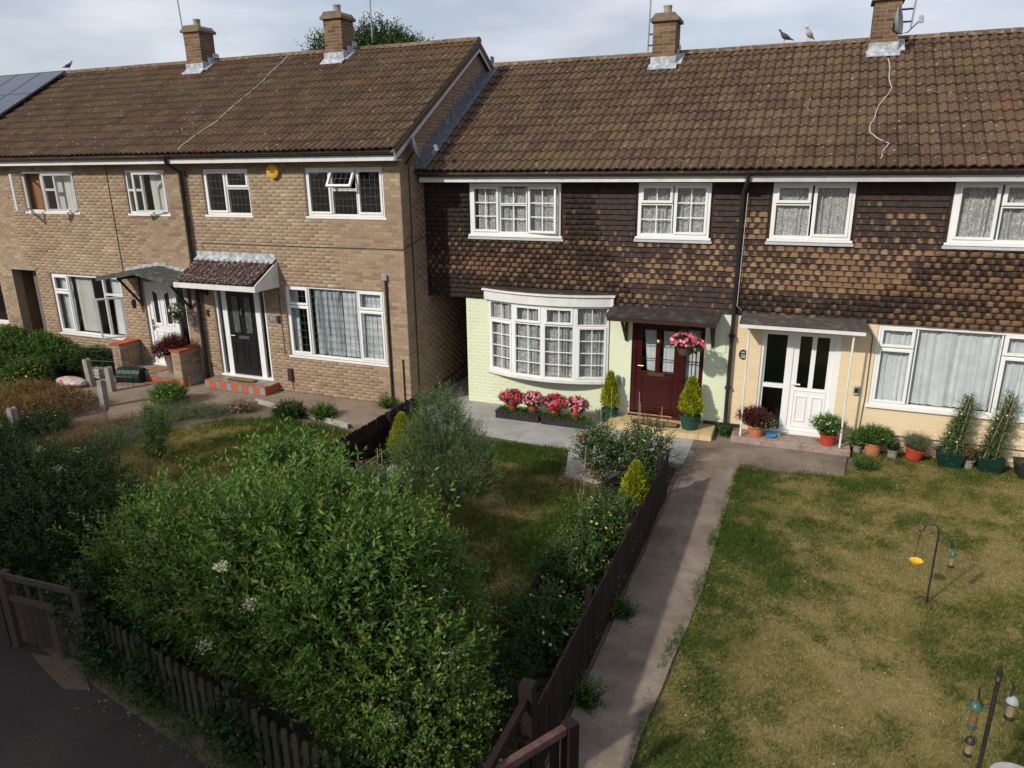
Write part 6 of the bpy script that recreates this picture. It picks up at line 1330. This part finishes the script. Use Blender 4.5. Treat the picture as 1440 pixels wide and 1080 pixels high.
# birds
def bird(lb, x, y, z, m, az, s=1.0, name='pigeon'):
    t = thing(name, lb, 'bird', (x, y, z)); T0 = Matrix.Translation((x, y, z)) @ Matrix.Rotation(az, 4, 'Z') @ Matrix.Scale(s, 4)
    prof_ = [(-.19, .045, .008), (-.12, .07, .02), (-.06, .10, .048), (0, .12, .06), (.05, .145, .055), (.085, .19, .036), (.10, .225, .03), (.118, .24, .024), (.135, .238, .010), (.155, .23, .003)]
    mb = MB(); mb.T = T0; V = []; nn = 10
    for (px, pz, pr_) in prof_:
        for i in range(nn): a = 2*math.pi*i/nn; V.append((px, pr_*math.cos(a)*.9, pz+pr_*math.sin(a)))
    mb.add(V, [(j*nn+i, j*nn+(i+1) % nn, (j+1)*nn+(i+1) % nn, (j+1)*nn+i) for j in range(len(prof_)-1) for i in range(nn)]+[tuple(range(nn)), tuple(range((len(prof_)-1)*nn+nn-1, (len(prof_)-1)*nn-1, -1))]); mb.build('body', m, t, smooth=True)
    for q in (-1, 1): mb = MB(); mb.T = T0; mb.tube([(.0, q*.02, .075), (.01, q*.022, -.01), (.03, q*.022, -.01)], .005, 5); mb.build('leg', TERRAC, t)
rzL, rzR = RL.rz+.09, RR_.rz+.09
bird('lone dark pigeon on the ridge at the far left above the solar panels', -20.75, RL.ry, rzL, BIRDG, R(80)); bird('grey pigeon on the ridge left of the yellow house chimney', -.93, RR_.ry, rzR, BIRDG, R(200)); bird('white pigeon on the ridge beside the grey one', -.46, RR_.ry, rzR, BIRDW, R(240), 1.1)
# solar panels on the far left roof
t = thing('solar_array', 'dark blue solar panel array on the far left roof', 'solar panels', (-22, 15, 6.8)); SOL = mat('solar_cell', (.045, .055, .075), (.03, .038, .055), 4, .12, spec=.8); SOLF = mat('solar_frame', (.10, .10, .11), None, 5, .4)
c, s = 1/math.sqrt(1+RL.sl**2), RL.sl/math.sqrt(1+RL.sl**2)
for j in range(2):
    for i in range(4):
        Tm = Matrix(((1, 0, 0, -21.6-i*1.02+.0), (0, c, -s, RL.ey+1.45+j*1.16), (0, s, c, RL.ez+(1.45+j*1.16)*RL.sl+.16), (0, 0, 0, 1)))
        m_ = MB(); m_.T = Tm; m_.box(.02, .99, .02, 1.33, 0, .03); p = m_.build('panel', SOL, t); m_ = MB(); m_.T = Tm; ring(m_, .0, 1.01, -.03, .04, .0, 0, 0) if 0 else None
        for a, b, y0, y1 in ((0, 1.01, 0, .02), (0, 1.01, 1.33, 1.35), (0, .02, .0201, 1.3299), (.99, 1.01, .0201, 1.3299)): m_.box(a, b, y0, y1, -.01, .036)
        m_.build('frame', SOLF, p)
m_ = MB()
for q in (1.6, 2.3, 2.9, 3.5): m_.T = Matrix(((1, 0, 0, -25), (0, c, -s, RL.ey+q), (0, s, c, RL.ez+q*RL.sl+.09), (0, 0, 0, 1))); m_.box(0, 4.46, 0, .04, -.03, .055)
m_.build('mounting_rail', BLACKM, t)

# ------------------------------------------------------------------ trees
def tree(lb, x, y, lobes, n, Ln, m, trunk_r, seed=1, name='tree'):
    t = thing(name, lb, 'tree', (x, y, 0)); bush(t, lobes, n, 8, Ln*3, Ln, .6, m, .8, name='crown', tbase=.35, tspread=.5, jit=.3, upmin=-1, up=.3)
    zt = max(q[2] for q in lobes); m_ = MB(); m_.tube([(x, y, 0), (x+.1, y, zt*.4), (x-.05, y+.1, zt*.9)], [trunk_r, trunk_r*.7, trunk_r*.3], 10)
    for q in lobes: m_.tube([(x, y, zt*.45), ((x+q[0])/2, (y+q[1])/2, (zt*.5+q[2])/2), (q[0], q[1], q[2])], [trunk_r*.5, trunk_r*.3, trunk_r*.1], 7)
    m_.build('trunk', BARK, t); return t
tree('broad green tree whose crown shows behind the ridge of the black door house', -17.0, 26.5, [(-18.0, 26.5, 8.75, 1.2, 1.3, 1.15), (-16.4, 26.5, 9.0, .95, 1.1, 1.05), (-15.4, 26.3, 8.85, .8, .9, .85), (-19.3, 26.6, 8.35, .8, 1.0, .70), (-18.6, 26.4, 8.95, .45, .5, .45), (-14.5, 26.3, 8.95, .4, .45, .4), (-17.0, 26.5, 7.2, 2.4, 2.2, 1.5), (-20.3, 26.6, 8.2, .45, .5, .4)], 5200, .13, LF_TREE, .28)
# street trees behind the viewer, across the road, shading the near left corner
tree('tall street tree behind the viewer across the tarmac', -16.0, -8.0, [(-18.8, -8, 8.9, 3.0, 2.4, 2.2), (-15.2, -8, 7.9, 2.4, 2.3, 1.8), (-11.9, -8.2, 7.5, 2.2, 2.1, 1.9), (-22.0, -8, 7.4, 2.6, 2.4, 2.0)], 6000, .32, LF_TREE, .35, name='street_tree')
# fallen leaves and weeds on the tarmac edge
n = 260; x = rng.uniform(-6.8, -2.2, n); y = fence_y(x)-.05-np.abs(rng.normal(size=n))*.22; P = np.stack([x, y, np.full(n, .008)], 1)
o = leaves('fallen_leaves', P, np.stack([rng.normal(size=n), rng.normal(size=n), rng.random(n)*.3], 1), .045, .025, rng.random(n), LF_BROWN, None); tag(o, 'brown fallen leaves along the foot of the front fence', 'leaves', kind='stuff')
t = thing('weeds', 'low weeds growing at the tarmac edge below the ivy', 'weeds', (-5.5, 3.8, 0)); bush(t, [(-6.3+i*.55, fence_y(-6.3+i*.55)-.10, .03, .3, .12, .09) for i in range(8)], 900, 6, .08, .035, .4, LF_HEDGE, .3, up=.6)
